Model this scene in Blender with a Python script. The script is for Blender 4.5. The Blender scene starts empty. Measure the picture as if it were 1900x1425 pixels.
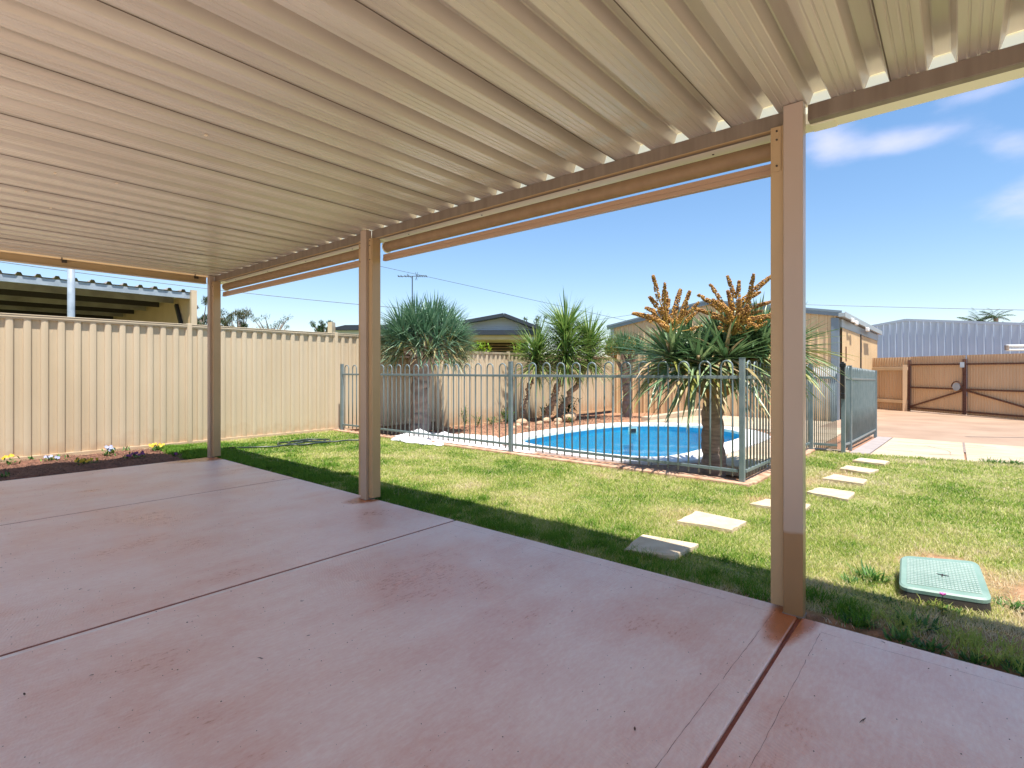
import bpy, math, random
import numpy as np
from mathutils import Vector, Matrix
random.seed(7); rng = np.random.default_rng(7)
PI = math.pi
scene = bpy.context.scene
C = scene.collection

# ------------------------------------------------------------------ camera
cam_d = bpy.data.cameras.new('camera'); cam = bpy.data.objects.new('camera', cam_d); C.objects.link(cam)
cam_d.sensor_width = 36.0; cam_d.lens = 36.0*978/1900; cam_d.shift_y = -24.5/1900
cam_d.clip_start = 0.05; cam_d.clip_end = 3000
cam.location = (0, 0, 1.1); cam.rotation_euler = (PI/2, 0, math.radians(40.15-90))
scene.camera = cam
scene.render.resolution_x = 1024; scene.render.resolution_y = 768
# ------------------------------------------------------------------ world, sun, exposure
SUNV = Vector((-0.35, -0.74, 2.3)).normalized()
world = bpy.data.worlds.new('World'); scene.world = world; world.use_nodes = True
wn, wl = world.node_tree.nodes, world.node_tree.links
wn.clear()
wo = wn.new('ShaderNodeOutputWorld'); bg = wn.new('ShaderNodeBackground'); bg.inputs[1].default_value = 0.092
sky = wn.new('ShaderNodeTexSky'); sky.sky_type = 'NISHITA'; sky.sun_disc = False
sky.sun_elevation = math.asin(SUNV.z); sky.sun_rotation = math.atan2(SUNV.x, SUNV.y)
sky.air_density = 1.0; sky.dust_density = 0.15; sky.ozone_density = 2.2
tc = wn.new('ShaderNodeTexCoord')
nrm = wn.new('ShaderNodeVectorMath'); nrm.operation = 'NORMALIZE'; wl.new(tc.outputs['Generated'], nrm.inputs[0])
mp = wn.new('ShaderNodeMapping'); mp.inputs['Scale'].default_value = (1, 1, 2.2); wl.new(nrm.outputs[0], mp.inputs[0])
nz = wn.new('ShaderNodeTexNoise'); nz.inputs['Scale'].default_value = 8; nz.inputs['Detail'].default_value = 7; nz.inputs['Roughness'].default_value = .55
wl.new(mp.outputs[0], nz.inputs['Vector'])
nz2 = wn.new('ShaderNodeTexNoise'); nz2.inputs['Scale'].default_value = 2.1; nz2.inputs['Detail'].default_value = 2
wl.new(mp.outputs[0], nz2.inputs['Vector'])
def wmath(op, a, b=None, c=None):
    n = wn.new('ShaderNodeMath'); n.operation = op
    for i, v in enumerate((a, b, c)):
        if v is None: continue
        if isinstance(v, (int, float)): n.inputs[i].default_value = v
        else: wl.new(v, n.inputs[i])
    return n.outputs[0]
A = math.radians(40.15)
FW = Vector((math.cos(A), math.sin(A), 0)); RT = Vector((math.sin(A), -math.cos(A), 0))
# individual small clouds of this day's sky: direction, angular radius
total = None
for (cx, cy, wx, wy, amp) in ((1530, 262, .045, .032, .80), (1668, 262, .075, .022, .95), (1830, 165, .070, .016, .62), (1880, 268, .035, .022, .55),
                              (2150, 320, .15, .04, .9), (2500, 200, .2, .06, .9)):
    d = (FW + RT*((cx-950)/978) + Vector((0, 0, (688-cy)/978))).normalized()
    e = Vector((0, 0, 1)).cross(d).normalized(); u = d.cross(e)
    vx = wn.new('ShaderNodeVectorMath'); vx.operation = 'DOT_PRODUCT'; vx.inputs[1].default_value = tuple(e); wl.new(nrm.outputs[0], vx.inputs[0])
    vy = wn.new('ShaderNodeVectorMath'); vy.operation = 'DOT_PRODUCT'; vy.inputs[1].default_value = tuple(u); wl.new(nrm.outputs[0], vy.inputs[0])
    vf = wn.new('ShaderNodeVectorMath'); vf.operation = 'DOT_PRODUCT'; vf.inputs[1].default_value = tuple(d); wl.new(nrm.outputs[0], vf.inputs[0])
    sx = wmath('POWER', wmath('ABSOLUTE', wmath('DIVIDE', vx.outputs['Value'], wx)), 2)
    sy = wmath('POWER', wmath('ABSOLUTE', wmath('DIVIDE', vy.outputs['Value'], wy)), 2)
    g_ = wmath('MULTIPLY', wmath('MULTIPLY', wmath('EXPONENT', wmath('MULTIPLY', wmath('ADD', sx, sy), -1.0)), amp), wmath('GREATER_THAN', vf.outputs['Value'], 0))
    total = g_ if total is None else wmath('ADD', total, g_)
mr = wn.new('ShaderNodeMapRange'); mr.interpolation_type = 'SMOOTHSTEP'
mr.inputs['From Min'].default_value = .62; mr.inputs['From Max'].default_value = 1.25; mr.inputs['To Max'].default_value = .62
wl.new(wmath('ADD', wmath('MULTIPLY', total, .72), wmath('MULTIPLY', nz.outputs['Fac'], .85)), mr.inputs['Value'])
veil = wn.new('ShaderNodeMapRange'); veil.interpolation_type = 'SMOOTHSTEP'
veil.inputs['From Min'].default_value = .5; veil.inputs['From Max'].default_value = .95; veil.inputs['To Max'].default_value = .0
wl.new(nz2.outputs['Fac'], veil.inputs['Value'])
# sky colour: keep Nishita's shape, a richer blue
hs = wn.new('ShaderNodeHueSaturation'); hs.inputs['Saturation'].default_value = 1.38; hs.inputs['Value'].default_value = 1.25
gm = wn.new('ShaderNodeGamma'); gm.inputs['Gamma'].default_value = .72; wl.new(sky.outputs[0], gm.inputs['Color']); wl.new(gm.outputs[0], hs.inputs['Color'])
cm = wn.new('ShaderNodeMixRGB'); cm.inputs['Color2'].default_value = (4.3, 4.3, 5.3, 1)
wl.new(wmath('MAXIMUM', mr.outputs[0], veil.outputs[0]), cm.inputs['Fac']); wl.new(hs.outputs[0], cm.inputs['Color1'])
tn = wn.new('ShaderNodeMixRGB'); tn.blend_type = 'MULTIPLY'; tn.inputs['Fac'].default_value = 1; tn.inputs['Color2'].default_value = (1.0, .95, .97, 1)
wl.new(cm.outputs[0], tn.inputs['Color1']); wl.new(tn.outputs[0], bg.inputs[0]); wl.new(bg.outputs[0], wo.inputs[0])
sd = bpy.data.lights.new('sun', 'SUN'); sd.energy = 3.3; sd.angle = math.radians(.53); sd.color = (1, .945, .865)
sun = bpy.data.objects.new('sun', sd); C.objects.link(sun); sun.location = (0, 0, 20)
sun.rotation_euler = SUNV.to_track_quat('Z', 'Y').to_euler()
vs = scene.view_settings; vs.view_transform = 'Standard'; vs.look = 'None'; vs.gamma = 1; vs.exposure = 1.5; vs.use_curve_mapping = False
scene.cycles.max_bounces = 10; scene.cycles.diffuse_bounces = 6; scene.cycles.transparent_max_bounces = 16

# ------------------------------------------------------------------ materials
def hexmix(c): return (c[0], c[1], c[2], 1)
def mat(name, col, rough=.6, col2=None, scale=6., detail=4, lo=.35, hi=.65, bump=0., bscale=60., metal=0., spec=.5, stretch=(1, 1, 1), coord='Object', rvar=0., coat=0.):
    m = bpy.data.materials.new(name); m.use_nodes = True
    n, l = m.node_tree.nodes, m.node_tree.links
    b = n['Principled BSDF']; b.inputs['Base Color'].default_value = hexmix(col)
    b.inputs['Roughness'].default_value = rough; b.inputs['Metallic'].default_value = metal
    b.inputs['Specular IOR Level'].default_value = spec
    if coat: b.inputs['Coat Weight'].default_value = coat; b.inputs['Coat Roughness'].default_value = .15
    t = n.new('ShaderNodeTexCoord'); mp_ = n.new('ShaderNodeMapping'); mp_.inputs['Scale'].default_value = stretch
    if coord == 'World':
        g = n.new('ShaderNodeNewGeometry'); l.new(g.outputs['Position'], mp_.inputs[0])
    else: l.new(t.outputs[coord], mp_.inputs[0])
    if col2 is not None:
        x = n.new('ShaderNodeTexNoise'); x.inputs['Scale'].default_value = scale; x.inputs['Detail'].default_value = detail
        l.new(mp_.outputs[0], x.inputs['Vector'])
        r = n.new('ShaderNodeMapRange'); r.inputs['From Min'].default_value = lo; r.inputs['From Max'].default_value = hi
        l.new(x.outputs['Fac'], r.inputs['Value'])
        k = n.new('ShaderNodeMixRGB'); k.inputs['Color1'].default_value = hexmix(col); k.inputs['Color2'].default_value = hexmix(col2)
        l.new(r.outputs[0], k.inputs['Fac']); l.new(k.outputs[0], b.inputs['Base Color'])
        if rvar:
            q = n.new('ShaderNodeMapRange'); q.inputs['To Min'].default_value = max(0, rough-rvar); q.inputs['To Max'].default_value = rough+rvar
            l.new(x.outputs['Fac'], q.inputs['Value']); l.new(q.outputs[0], b.inputs['Roughness'])
    if bump:
        x2 = n.new('ShaderNodeTexNoise'); x2.inputs['Scale'].default_value = bscale; x2.inputs['Detail'].default_value = 3
        l.new(mp_.outputs[0], x2.inputs['Vector'])
        bp = n.new('ShaderNodeBump'); bp.inputs['Strength'].default_value = bump; bp.inputs['Distance'].default_value = .01
        l.new(x2.outputs['Fac'], bp.inputs['Height']); l.new(bp.outputs[0], b.inputs['Normal'])
    return m
def tint_mat(name, ramp, rough=.5, transl=.2, spec=.4, attr='tint'):
    """colour from the per-piece float attribute 'tint' through a ramp"""
    m = bpy.data.materials.new(name); m.use_nodes = True
    n, l = m.node_tree.nodes, m.node_tree.links
    b = n['Principled BSDF']; b.inputs['Roughness'].default_value = rough; b.inputs['Specular IOR Level'].default_value = spec
    a = n.new('ShaderNodeAttribute'); a.attribute_name = attr
    r = n.new('ShaderNodeValToRGB'); e = r.color_ramp.elements
    while len(e) < len(ramp): e.new(.5)
    for i, (p, c) in enumerate(ramp): e[i].position = p; e[i].color = hexmix(c)
    l.new(a.outputs['Fac'], r.inputs['Fac']); l.new(r.outputs[0], b.inputs['Base Color'])
    if transl:
        tr = n.new('ShaderNodeBsdfTranslucent'); l.new(r.outputs[0], tr.inputs['Color'])
        mx = n.new('ShaderNodeMixShader'); mx.inputs[0].default_value = transl
        l.new(b.outputs[0], mx.inputs[1]); l.new(tr.outputs[0], mx.inputs[2]); l.new(mx.outputs[0], n['Material Output'].inputs['Surface'])
    return m
M = {}
M['cream'] = mat('cream_steel', (.62, .49, .335), .42, (.56, .43, .285), 2.5, 5, spec=.5, coord='World')
M['fence'] = mat('fence_steel', (.56, .46, .325), .45, (.51, .41, .28), 1.6, 6, bump=.35, bscale=2.2, spec=.45, coord='World', stretch=(1, 1, .35))
M['ceiling'] = mat('roof_underside', (.56, .485, .40), .26, (.45, .38, .305), 3., 8, lo=.38, hi=.72, metal=.1, spec=1.0, coord='World', stretch=(.22, 3, 1), bump=.03, bscale=25)
M['roof_seam'] = mat('dark_roof_seam', (.10, .07, .05), .8)
M['post'] = mat('post_steel', (.46, .345, .26), .28, (.42, .31, .23), 2., 4, spec=.55, coord='World')
M['channel'] = mat('channel_steel', (.46, .31, .165), .35, (.42, .275, .14), 2., 4, coord='World')
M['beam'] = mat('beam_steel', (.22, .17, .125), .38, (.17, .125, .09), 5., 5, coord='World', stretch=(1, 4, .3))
M['gutter'] = mat('gutter_steel', (.88, .83, .64), .4)
M['blind'] = mat('blind_fabric', (.29, .185, .095), .7, (.25, .155, .08), 12, 3, coord='World')
M['rail'] = mat('blind_rail', (.42, .26, .16), .4)
M['bolt'] = mat('dark_bolt', (.05, .035, .025), .5)
M['pfence'] = mat('pool_fence_paint', (.13, .175, .185), .36, (.175, .215, .22), 9, 4, coord='World')
M['white'] = mat('white_coping', (.80, .79, .77), .6, (.70, .67, .63), 7, 5, bump=.1, bscale=40, coord='World')
M['whitebag'] = mat('white_sheet', (.85, .86, .88), .45, bump=.2, bscale=30)
M['stone'] = mat('sand_paver', (.62, .51, .35), .8, (.52, .40, .26), 8, 6, bump=.4, bscale=70, coord='World')
M['cpave'] = mat('cream_paving', (.50, .40, .285), .85, (.43, .33, .225), 2.0, 8, bump=.2, bscale=60, coord='World')
M['gpave'] = mat('grey_paver', (.36, .31, .29), .8, (.30, .26, .245), 6, 5, bump=.2, bscale=70, coord='World')
M['tan'] = mat('tan_concrete', (.29, .19, .125), .75, (.37, .255, .175), 1.1, 8, bump=.15, bscale=50, coord='World')
M['rust'] = mat('rusty_steel', (.09, .035, .022), .75, (.14, .06, .035), 20, 5, coord='World')
M['brown'] = mat('brown_sheet', (.60, .42, .26), .5, (.54, .37, .22), 2, 5, coord='World', stretch=(1, 1, .3))
M['shed'] = mat('shed_sheet', (.63, .46, .27), .45, (.58, .415, .235), 2, 4, coord='World')
M['shedtrim'] = mat('shed_trim', (.17, .215, .255), .4)
M['shedtrim2'] = mat('shed_gutter', (.33, .37, .38), .4)
M['blue'] = mat('blue_grey_sheet', (.48, .59, .70), .5, (.44, .55, .66), 1, 3, coord='World')
M['whitep'] = mat('white_plastic', (.8, .8, .78), .4)
M['black'] = mat('black_plastic', (.012, .012, .013), .4)
M['galv'] = mat('galvanised_steel', (.36, .42, .48), .45, (.28, .33, .38), 8, 4)
M['darkroof'] = mat('weathered_sheet', (.40, .36, .32), .7, (.24, .21, .19), 3, 6, coord='World')
M['darkwood'] = mat('dark_timber', (.045, .035, .03), .8)
M['navy'] = mat('navy_trim', (.025, .032, .045), .5)
M['siding'] = mat('white_siding', (.62, .64, .66), .6)
M['bark'] = mat('grey_ringed_bark', (.34, .26, .205), .9, (.20, .145, .11), 6, 8, bump=.9, bscale=20, coord='World', stretch=(1, 1, 5))
M['bark2'] = mat('pale_dragon_bark', (.30, .235, .20), .85, (.19, .14, .115), 8, 6, bump=.6, bscale=25, coord='World')
M['bark3'] = mat('shaggy_yucca_bark', (.38, .26, .165), .95, (.20, .12, .075), 22, 6, bump=1, bscale=50, coord='World')
M['sheath'] = mat('old_leaf_sheaths', (.42, .24, .09), .85, (.24, .12, .05), 18, 6, bump=1, bscale=40, coord='World', stretch=(1, 1, 3))
M['stem'] = mat('yellow_stem', (.42, .27, .06), .6)
M['rock'] = mat('limestone', (.55, .40, .27), .9, (.38, .24, .14), 7, 6, bump=.8, bscale=22, coord='World')
M['hose'] = mat('hose_rubber', (.02, .035, .03), .35)
M['boxblack'] = mat('box_body', (.022, .02, .02), .6, (.05, .035, .025), 8, 5)
M['linerdark'] = mat('pool_fitting', (.25, .45, .48), .4)
M['lichen'] = mat('leaf_litter', (.12, .055, .03), .8)
M['housewall'] = mat('house_render', (.52, .40, .29), .8, bump=.2, bscale=60, coord='World')
M['plinth'] = mat('fence_plinth', (.30, .19, .12), .8, (.22, .13, .08), 5, 5, coord='World')
M['dragonleaf'] = tint_mat('dragon_leaf', [(0, (.055, .14, .07)), (.45, (.16, .28, .17)), (.75, (.34, .45, .30)), (.9, (.24, .25, .07)), (1, (.36, .27, .13))], .40, .14, .45)
M['frontleaf'] = tint_mat('dracaena_leaf', [(0, (.06, .14, .055)), (.45, (.16, .26, .12)), (.7, (.33, .41, .20)), (.85, (.26, .26, .06)), (1, (.42, .30, .17))], .40, .18, .45)
M['yuccaleaf'] = tint_mat('yucca_leaf', [(0, (.09, .18, .04)), (.5, (.21, .32, .075)), (.85, (.38, .42, .16)), (1, (.36, .28, .12))], .38, .2)
M['berry'] = tint_mat('orange_berry', [(0, (.20, .085, .025)), (.5, (.46, .235, .045)), (1, (.68, .43, .10))], .45, 0)
M['grass'] = tint_mat('grass_blade', [(0, (.045, .16, .012)), (.3, (.17, .31, .035)), (.55, (.42, .48, .11)), (.78, (.66, .60, .28)), (1, (.68, .58, .40))], .6, .4, .2)
M['weed'] = tint_mat('weed_leaf', [(0, (.03, .10, .015)), (.6, (.06, .17, .025)), (1, (.14, .25, .04))], .5, .2)
M['lime'] = tint_mat('lime_creeper', [(0, (.16, .30, .01)), (1, (.30, .42, .02))], .5, .4)
M['gum'] = tint_mat('gum_leaf', [(0, (.045, .075, .03)), (.6, (.075, .095, .04)), (1, (.15, .095, .04))], .6, .15)
M['farleaf'] = tint_mat('far_leaf', [(0, (.025, .06, .018)), (1, (.07, .12, .035))], .6, .15)
M['chip'] = tint_mat('mulch_chip', [(0, (.05, .022, .014)), (.6, (.14, .065, .04)), (1, (.30, .16, .11))], .9, 0)
M['yellow'] = mat('yellow_petal', (.55, .36, .01), .5)
M['violet'] = mat('violet_petal', (.16, .03, .13), .5)
M['lilac'] = mat('lilac_petal', (.30, .32, .48), .5)
M['pink'] = mat('pink_petal', (.70, .12, .45), .5)

def splash(m, z0, z1, col):
    """soil splashed against the foot of a sheet"""
    n, l = m.node_tree.nodes, m.node_tree.links; b = n['Principled BSDF']; old = b.inputs['Base Color'].links[0].from_socket
    g = n.new('ShaderNodeNewGeometry'); sp = n.new('ShaderNodeSeparateXYZ'); l.new(g.outputs['Position'], sp.inputs[0])
    x = n.new('ShaderNodeTexNoise'); x.inputs['Scale'].default_value = 7; x.inputs['Detail'].default_value = 7; l.new(g.outputs['Position'], x.inputs['Vector'])
    ad = n.new('ShaderNodeMath'); ad.operation = 'MULTIPLY_ADD'; l.new(x.outputs['Fac'], ad.inputs[0]); ad.inputs[1].default_value = -.5; l.new(sp.outputs['Z'], ad.inputs[2])
    r = n.new('ShaderNodeMapRange'); r.inputs['From Min'].default_value = z0-.25; r.inputs['From Max'].default_value = z1-.25; r.inputs['To Min'].default_value = .65; r.inputs['To Max'].default_value = 0
    l.new(ad.outputs[0], r.inputs['Value'])
    k = n.new('ShaderNodeMixRGB'); k.inputs['Color2'].default_value = hexmix(col); l.new(old, k.inputs['Color1']); l.new(r.outputs[0], k.inputs['Fac']); l.new(k.outputs[0], b.inputs['Base Color'])
splash(M['fence'], -.15, .22, (.40, .23, .12))
def floor_material():
    """sealed terracotta-coloured concrete with pale bloom, broom marks and fine pits"""
    m = mat('sealed_concrete', (.36, .15, .10), .3); n, l = m.node_tree.nodes, m.node_tree.links; b = n['Principled BSDF']
    g = n.new('ShaderNodeNewGeometry')
    def noise(s, d, sc=(1, 1, 1), rough=.55, dist=0.):
        mp_ = n.new('ShaderNodeMapping'); mp_.inputs['Scale'].default_value = sc; l.new(g.outputs['Position'], mp_.inputs[0])
        x = n.new('ShaderNodeTexNoise'); x.inputs['Scale'].default_value = s; x.inputs['Detail'].default_value = d; x.inputs['Roughness'].default_value = rough
        x.inputs['Distortion'].default_value = dist
        l.new(mp_.outputs[0], x.inputs['Vector']); return x.outputs['Fac']
    def rng_(v, a, b_, c=0, d=1):
        r = n.new('ShaderNodeMapRange'); r.interpolation_type = 'SMOOTHSTEP'
        for k, q in zip(('From Min', 'From Max', 'To Min', 'To Max'), (a, b_, c, d)): r.inputs[k].default_value = q
        l.new(v, r.inputs['Value']); return r.outputs[0]
    def mth(op, a, b_):
        x = n.new('ShaderNodeMath'); x.operation = op
        for i, v in enumerate((a, b_)):
            if isinstance(v, (int, float)): x.inputs[i].default_value = v
            else: l.new(v, x.inputs[i])
        return x.outputs[0]
    def mix(f, a, b_):
        k = n.new('ShaderNodeMixRGB'); l.new(f, k.inputs['Fac']) if not isinstance(f, float) else None
        for s_, v in (('Color1', a), ('Color2', b_)):
            if isinstance(v, tuple): k.inputs[s_].default_value = hexmix(v)
            else: l.new(v, k.inputs[s_])
        return k.outputs[0]
    bloom = rng_(noise(1.3, 9, (1.0, 1.25, 1), .60, .1), .26, .62)
    streak = rng_(noise(2.4, 9, (.7, 3.4, 1), .60, .25), .22, .66)
    fine = rng_(noise(42, 8, (.6, 1.6, 1), .7), .3, .75)
    f = mth('ADD', mth('MULTIPLY', bloom, .55), mth('ADD', mth('MULTIPLY', streak, .18), mth('MULTIPLY', fine, .34)))
    sp = n.new('ShaderNodeSeparateXYZ'); l.new(g.outputs['Position'], sp.inputs[0])
    # orange patches painting the posts' reflections into the floor colour, glossier too
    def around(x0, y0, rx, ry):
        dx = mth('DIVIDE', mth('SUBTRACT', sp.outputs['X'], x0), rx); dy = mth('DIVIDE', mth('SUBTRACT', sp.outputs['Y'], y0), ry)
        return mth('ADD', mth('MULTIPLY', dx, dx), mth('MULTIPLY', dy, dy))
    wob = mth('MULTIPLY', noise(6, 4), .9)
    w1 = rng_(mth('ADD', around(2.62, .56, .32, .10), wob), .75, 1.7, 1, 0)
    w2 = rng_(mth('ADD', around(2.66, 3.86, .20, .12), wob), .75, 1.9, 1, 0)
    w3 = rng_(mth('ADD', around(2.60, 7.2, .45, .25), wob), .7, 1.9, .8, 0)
    post_refl = mth('MAXIMUM', w1, mth('MAXIMUM', w2, w3))
    f2 = mth('MULTIPLY', f, mth('SUBTRACT', 1.0, post_refl))
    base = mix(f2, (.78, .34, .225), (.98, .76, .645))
    base = mix(post_refl, base, (.52, .16, .055))
    pits = rng_(noise(16, 2), .74, .78)
    base = mix(mth('MULTIPLY', pits, .6), base, (.25, .10, .07))
    l.new(base, b.inputs['Base Color'])
    l.new(mth('ADD', mth('MULTIPLY', f2, .20), mth('ADD', .20, mth('MULTIPLY', fine, .05))), b.inputs['Roughness'])
    b.inputs['Specular IOR Level'].default_value = .55
    # broomed relief: ridges bent by a slow noise
    mp2 = n.new('ShaderNodeMapping'); l.new(g.outputs['Position'], mp2.inputs[0]); mp2.inputs['Rotation'].default_value = (0, 0, .35)
    wv = n.new('ShaderNodeTexWave'); wv.inputs['Scale'].default_value = 22; wv.inputs['Distortion'].default_value = 16; wv.inputs['Detail'].default_value = 3; wv.inputs['Detail Scale'].default_value = .35
    l.new(mp2.outputs[0], wv.inputs['Vector'])
    amt = rng_(noise(.9, 3), .42, .62, .12, 1)
    h = mth('ADD', mth('MULTIPLY', mth('MULTIPLY', wv.outputs['Fac'], amt), .35), mth('MULTIPLY', noise(120, 4), .75))
    bp = n.new('ShaderNodeBump'); bp.inputs['Strength'].default_value = .6; bp.inputs['Distance'].default_value = .004
    l.new(h, bp.inputs['Height']); l.new(bp.outputs[0], b.inputs['Normal'])
    return m
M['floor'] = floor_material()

def ground_material():
    m = mat('garden_soil', (.3, .13, .07), .95); n, l = m.node_tree.nodes, m.node_tree.links; b = n['Principled BSDF']
    g = n.new('ShaderNodeNewGeometry')
    def noise(s, d):
        x = n.new('ShaderNodeTexNoise'); x.inputs['Scale'].default_value = s; x.inputs['Detail'].default_value = d; x.inputs['Roughness'].default_value = .65
        l.new(g.outputs['Position'], x.inputs['Vector']); return x.outputs['Fac']
    def ramp(v, pts):
        r = n.new('ShaderNodeValToRGB'); e = r.color_ramp.elements
        while len(e) < len(pts): e.new(.5)
        for i, (p, c) in enumerate(pts): e[i].position = p; e[i].color = hexmix(c)
        l.new(v, r.inputs['Fac']); return r.outputs[0]
    soil = ramp(noise(18, 8), [(.3, (.16, .075, .04)), (.5, (.33, .165, .09)), (.62, (.40, .23, .135)), (.75, (.50, .34, .22))])
    th = ramp(noise(45, 8), [(.3, (.07, .11, .025)), (.5, (.20, .23, .06)), (.62, (.38, .34, .14)), (.75, (.48, .38, .20))])
    a = n.new('ShaderNodeAttribute'); a.attribute_name = 'thatch'
    k = n.new('ShaderNodeMixRGB'); l.new(a.outputs['Fac'], k.inputs['Fac']); l.new(soil, k.inputs['Color1']); l.new(th, k.inputs['Color2'])
    l.new(k.outputs[0], b.inputs['Base Color'])
    bp = n.new('ShaderNodeBump'); bp.inputs['Strength'].default_value = .7; bp.inputs['Distance'].default_value = .02
    l.new(noise(35, 6), bp.inputs['Height']); l.new(bp.outputs[0], b.inputs['Normal'])
    return m
M['ground'] = ground_material()

def dark_foot_post():
    """painted steel whose lowest 37 cm is a darker tan"""
    m = mat('dark_foot_steel', (.50, .37, .265), .28); n, l = m.node_tree.nodes, m.node_tree.links; b = n['Principled BSDF']
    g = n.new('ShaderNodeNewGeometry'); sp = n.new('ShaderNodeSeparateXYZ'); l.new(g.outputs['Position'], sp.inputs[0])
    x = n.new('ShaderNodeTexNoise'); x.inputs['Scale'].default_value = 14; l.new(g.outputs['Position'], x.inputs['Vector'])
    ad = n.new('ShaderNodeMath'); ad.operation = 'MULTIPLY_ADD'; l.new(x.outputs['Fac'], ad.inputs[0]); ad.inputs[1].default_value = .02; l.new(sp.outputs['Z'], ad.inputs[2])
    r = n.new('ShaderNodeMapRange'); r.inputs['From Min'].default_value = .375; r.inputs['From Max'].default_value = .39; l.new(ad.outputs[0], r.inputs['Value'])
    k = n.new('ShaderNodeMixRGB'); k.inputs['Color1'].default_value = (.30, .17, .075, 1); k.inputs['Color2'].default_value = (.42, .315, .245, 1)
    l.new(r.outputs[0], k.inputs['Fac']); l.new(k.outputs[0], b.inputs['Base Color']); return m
M['post_dark_foot'] = dark_foot_post()

def water_material():
    m = bpy.data.materials.new('pool_water'); m.use_nodes = True; n, l = m.node_tree.nodes, m.node_tree.links
    n.remove(n['Principled BSDF']); out = n['Material Output']
    g = n.new('ShaderNodeNewGeometry')
    x = n.new('ShaderNodeTexNoise'); x.inputs['Scale'].default_value = 9; x.inputs['Detail'].default_value = 3; x.inputs['Distortion'].default_value = .6
    l.new(g.outputs['Position'], x.inputs['Vector'])
    bp = n.new('ShaderNodeBump'); bp.inputs['Strength'].default_value = 1.0; bp.inputs['Distance'].default_value = .10; l.new(x.outputs['Fac'], bp.inputs['Height'])
    gl = n.new('ShaderNodeBsdfGlossy'); gl.inputs['Roughness'].default_value = .04; l.new(bp.outputs[0], gl.inputs['Normal'])
    tr = n.new('ShaderNodeBsdfTransparent'); tr.inputs['Color'].default_value = (.64, 1.0, .97, 1)
    fr = n.new('ShaderNodeFresnel'); fr.inputs['IOR'].default_value = 1.33; l.new(bp.outputs[0], fr.inputs['Normal'])
    ml = n.new('ShaderNodeMath'); ml.operation = 'MULTIPLY'; ml.inputs[1].default_value = .45; l.new(fr.outputs[0], ml.inputs[0])
    mx = n.new('ShaderNodeMixShader'); l.new(ml.outputs[0], mx.inputs[0]); l.new(tr.outputs[0], mx.inputs[1]); l.new(gl.outputs[0], mx.inputs[2])
    l.new(mx.outputs[0], out.inputs['Surface']); return m
M['water'] = water_material()
M['liner'] = mat('liner_ripple_light', (.02, .60, .78), .4, (.62, .95, .97), 4.5, 7, lo=.45, hi=.68, coord='World')  # pale mottle paints rippling sunlight on the pool bottom into the colour
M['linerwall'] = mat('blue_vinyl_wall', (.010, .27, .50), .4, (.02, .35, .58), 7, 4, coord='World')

def lid_material():
    m = mat('green_lid_plastic', (.15, .245, .205), .5, (.20, .30, .26), 10, 4)
    n, l = m.node_tree.nodes, m.node_tree.links; b = n['Principled BSDF']; return m
M['lid'] = lid_material()
M['lidpat'] = mat('sky_sheen_grip', (.31, .41, .38), .5, (.23, .33, .30), 14, 4)  # paler than the lid: sky reflection painted into the stud colour

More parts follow.
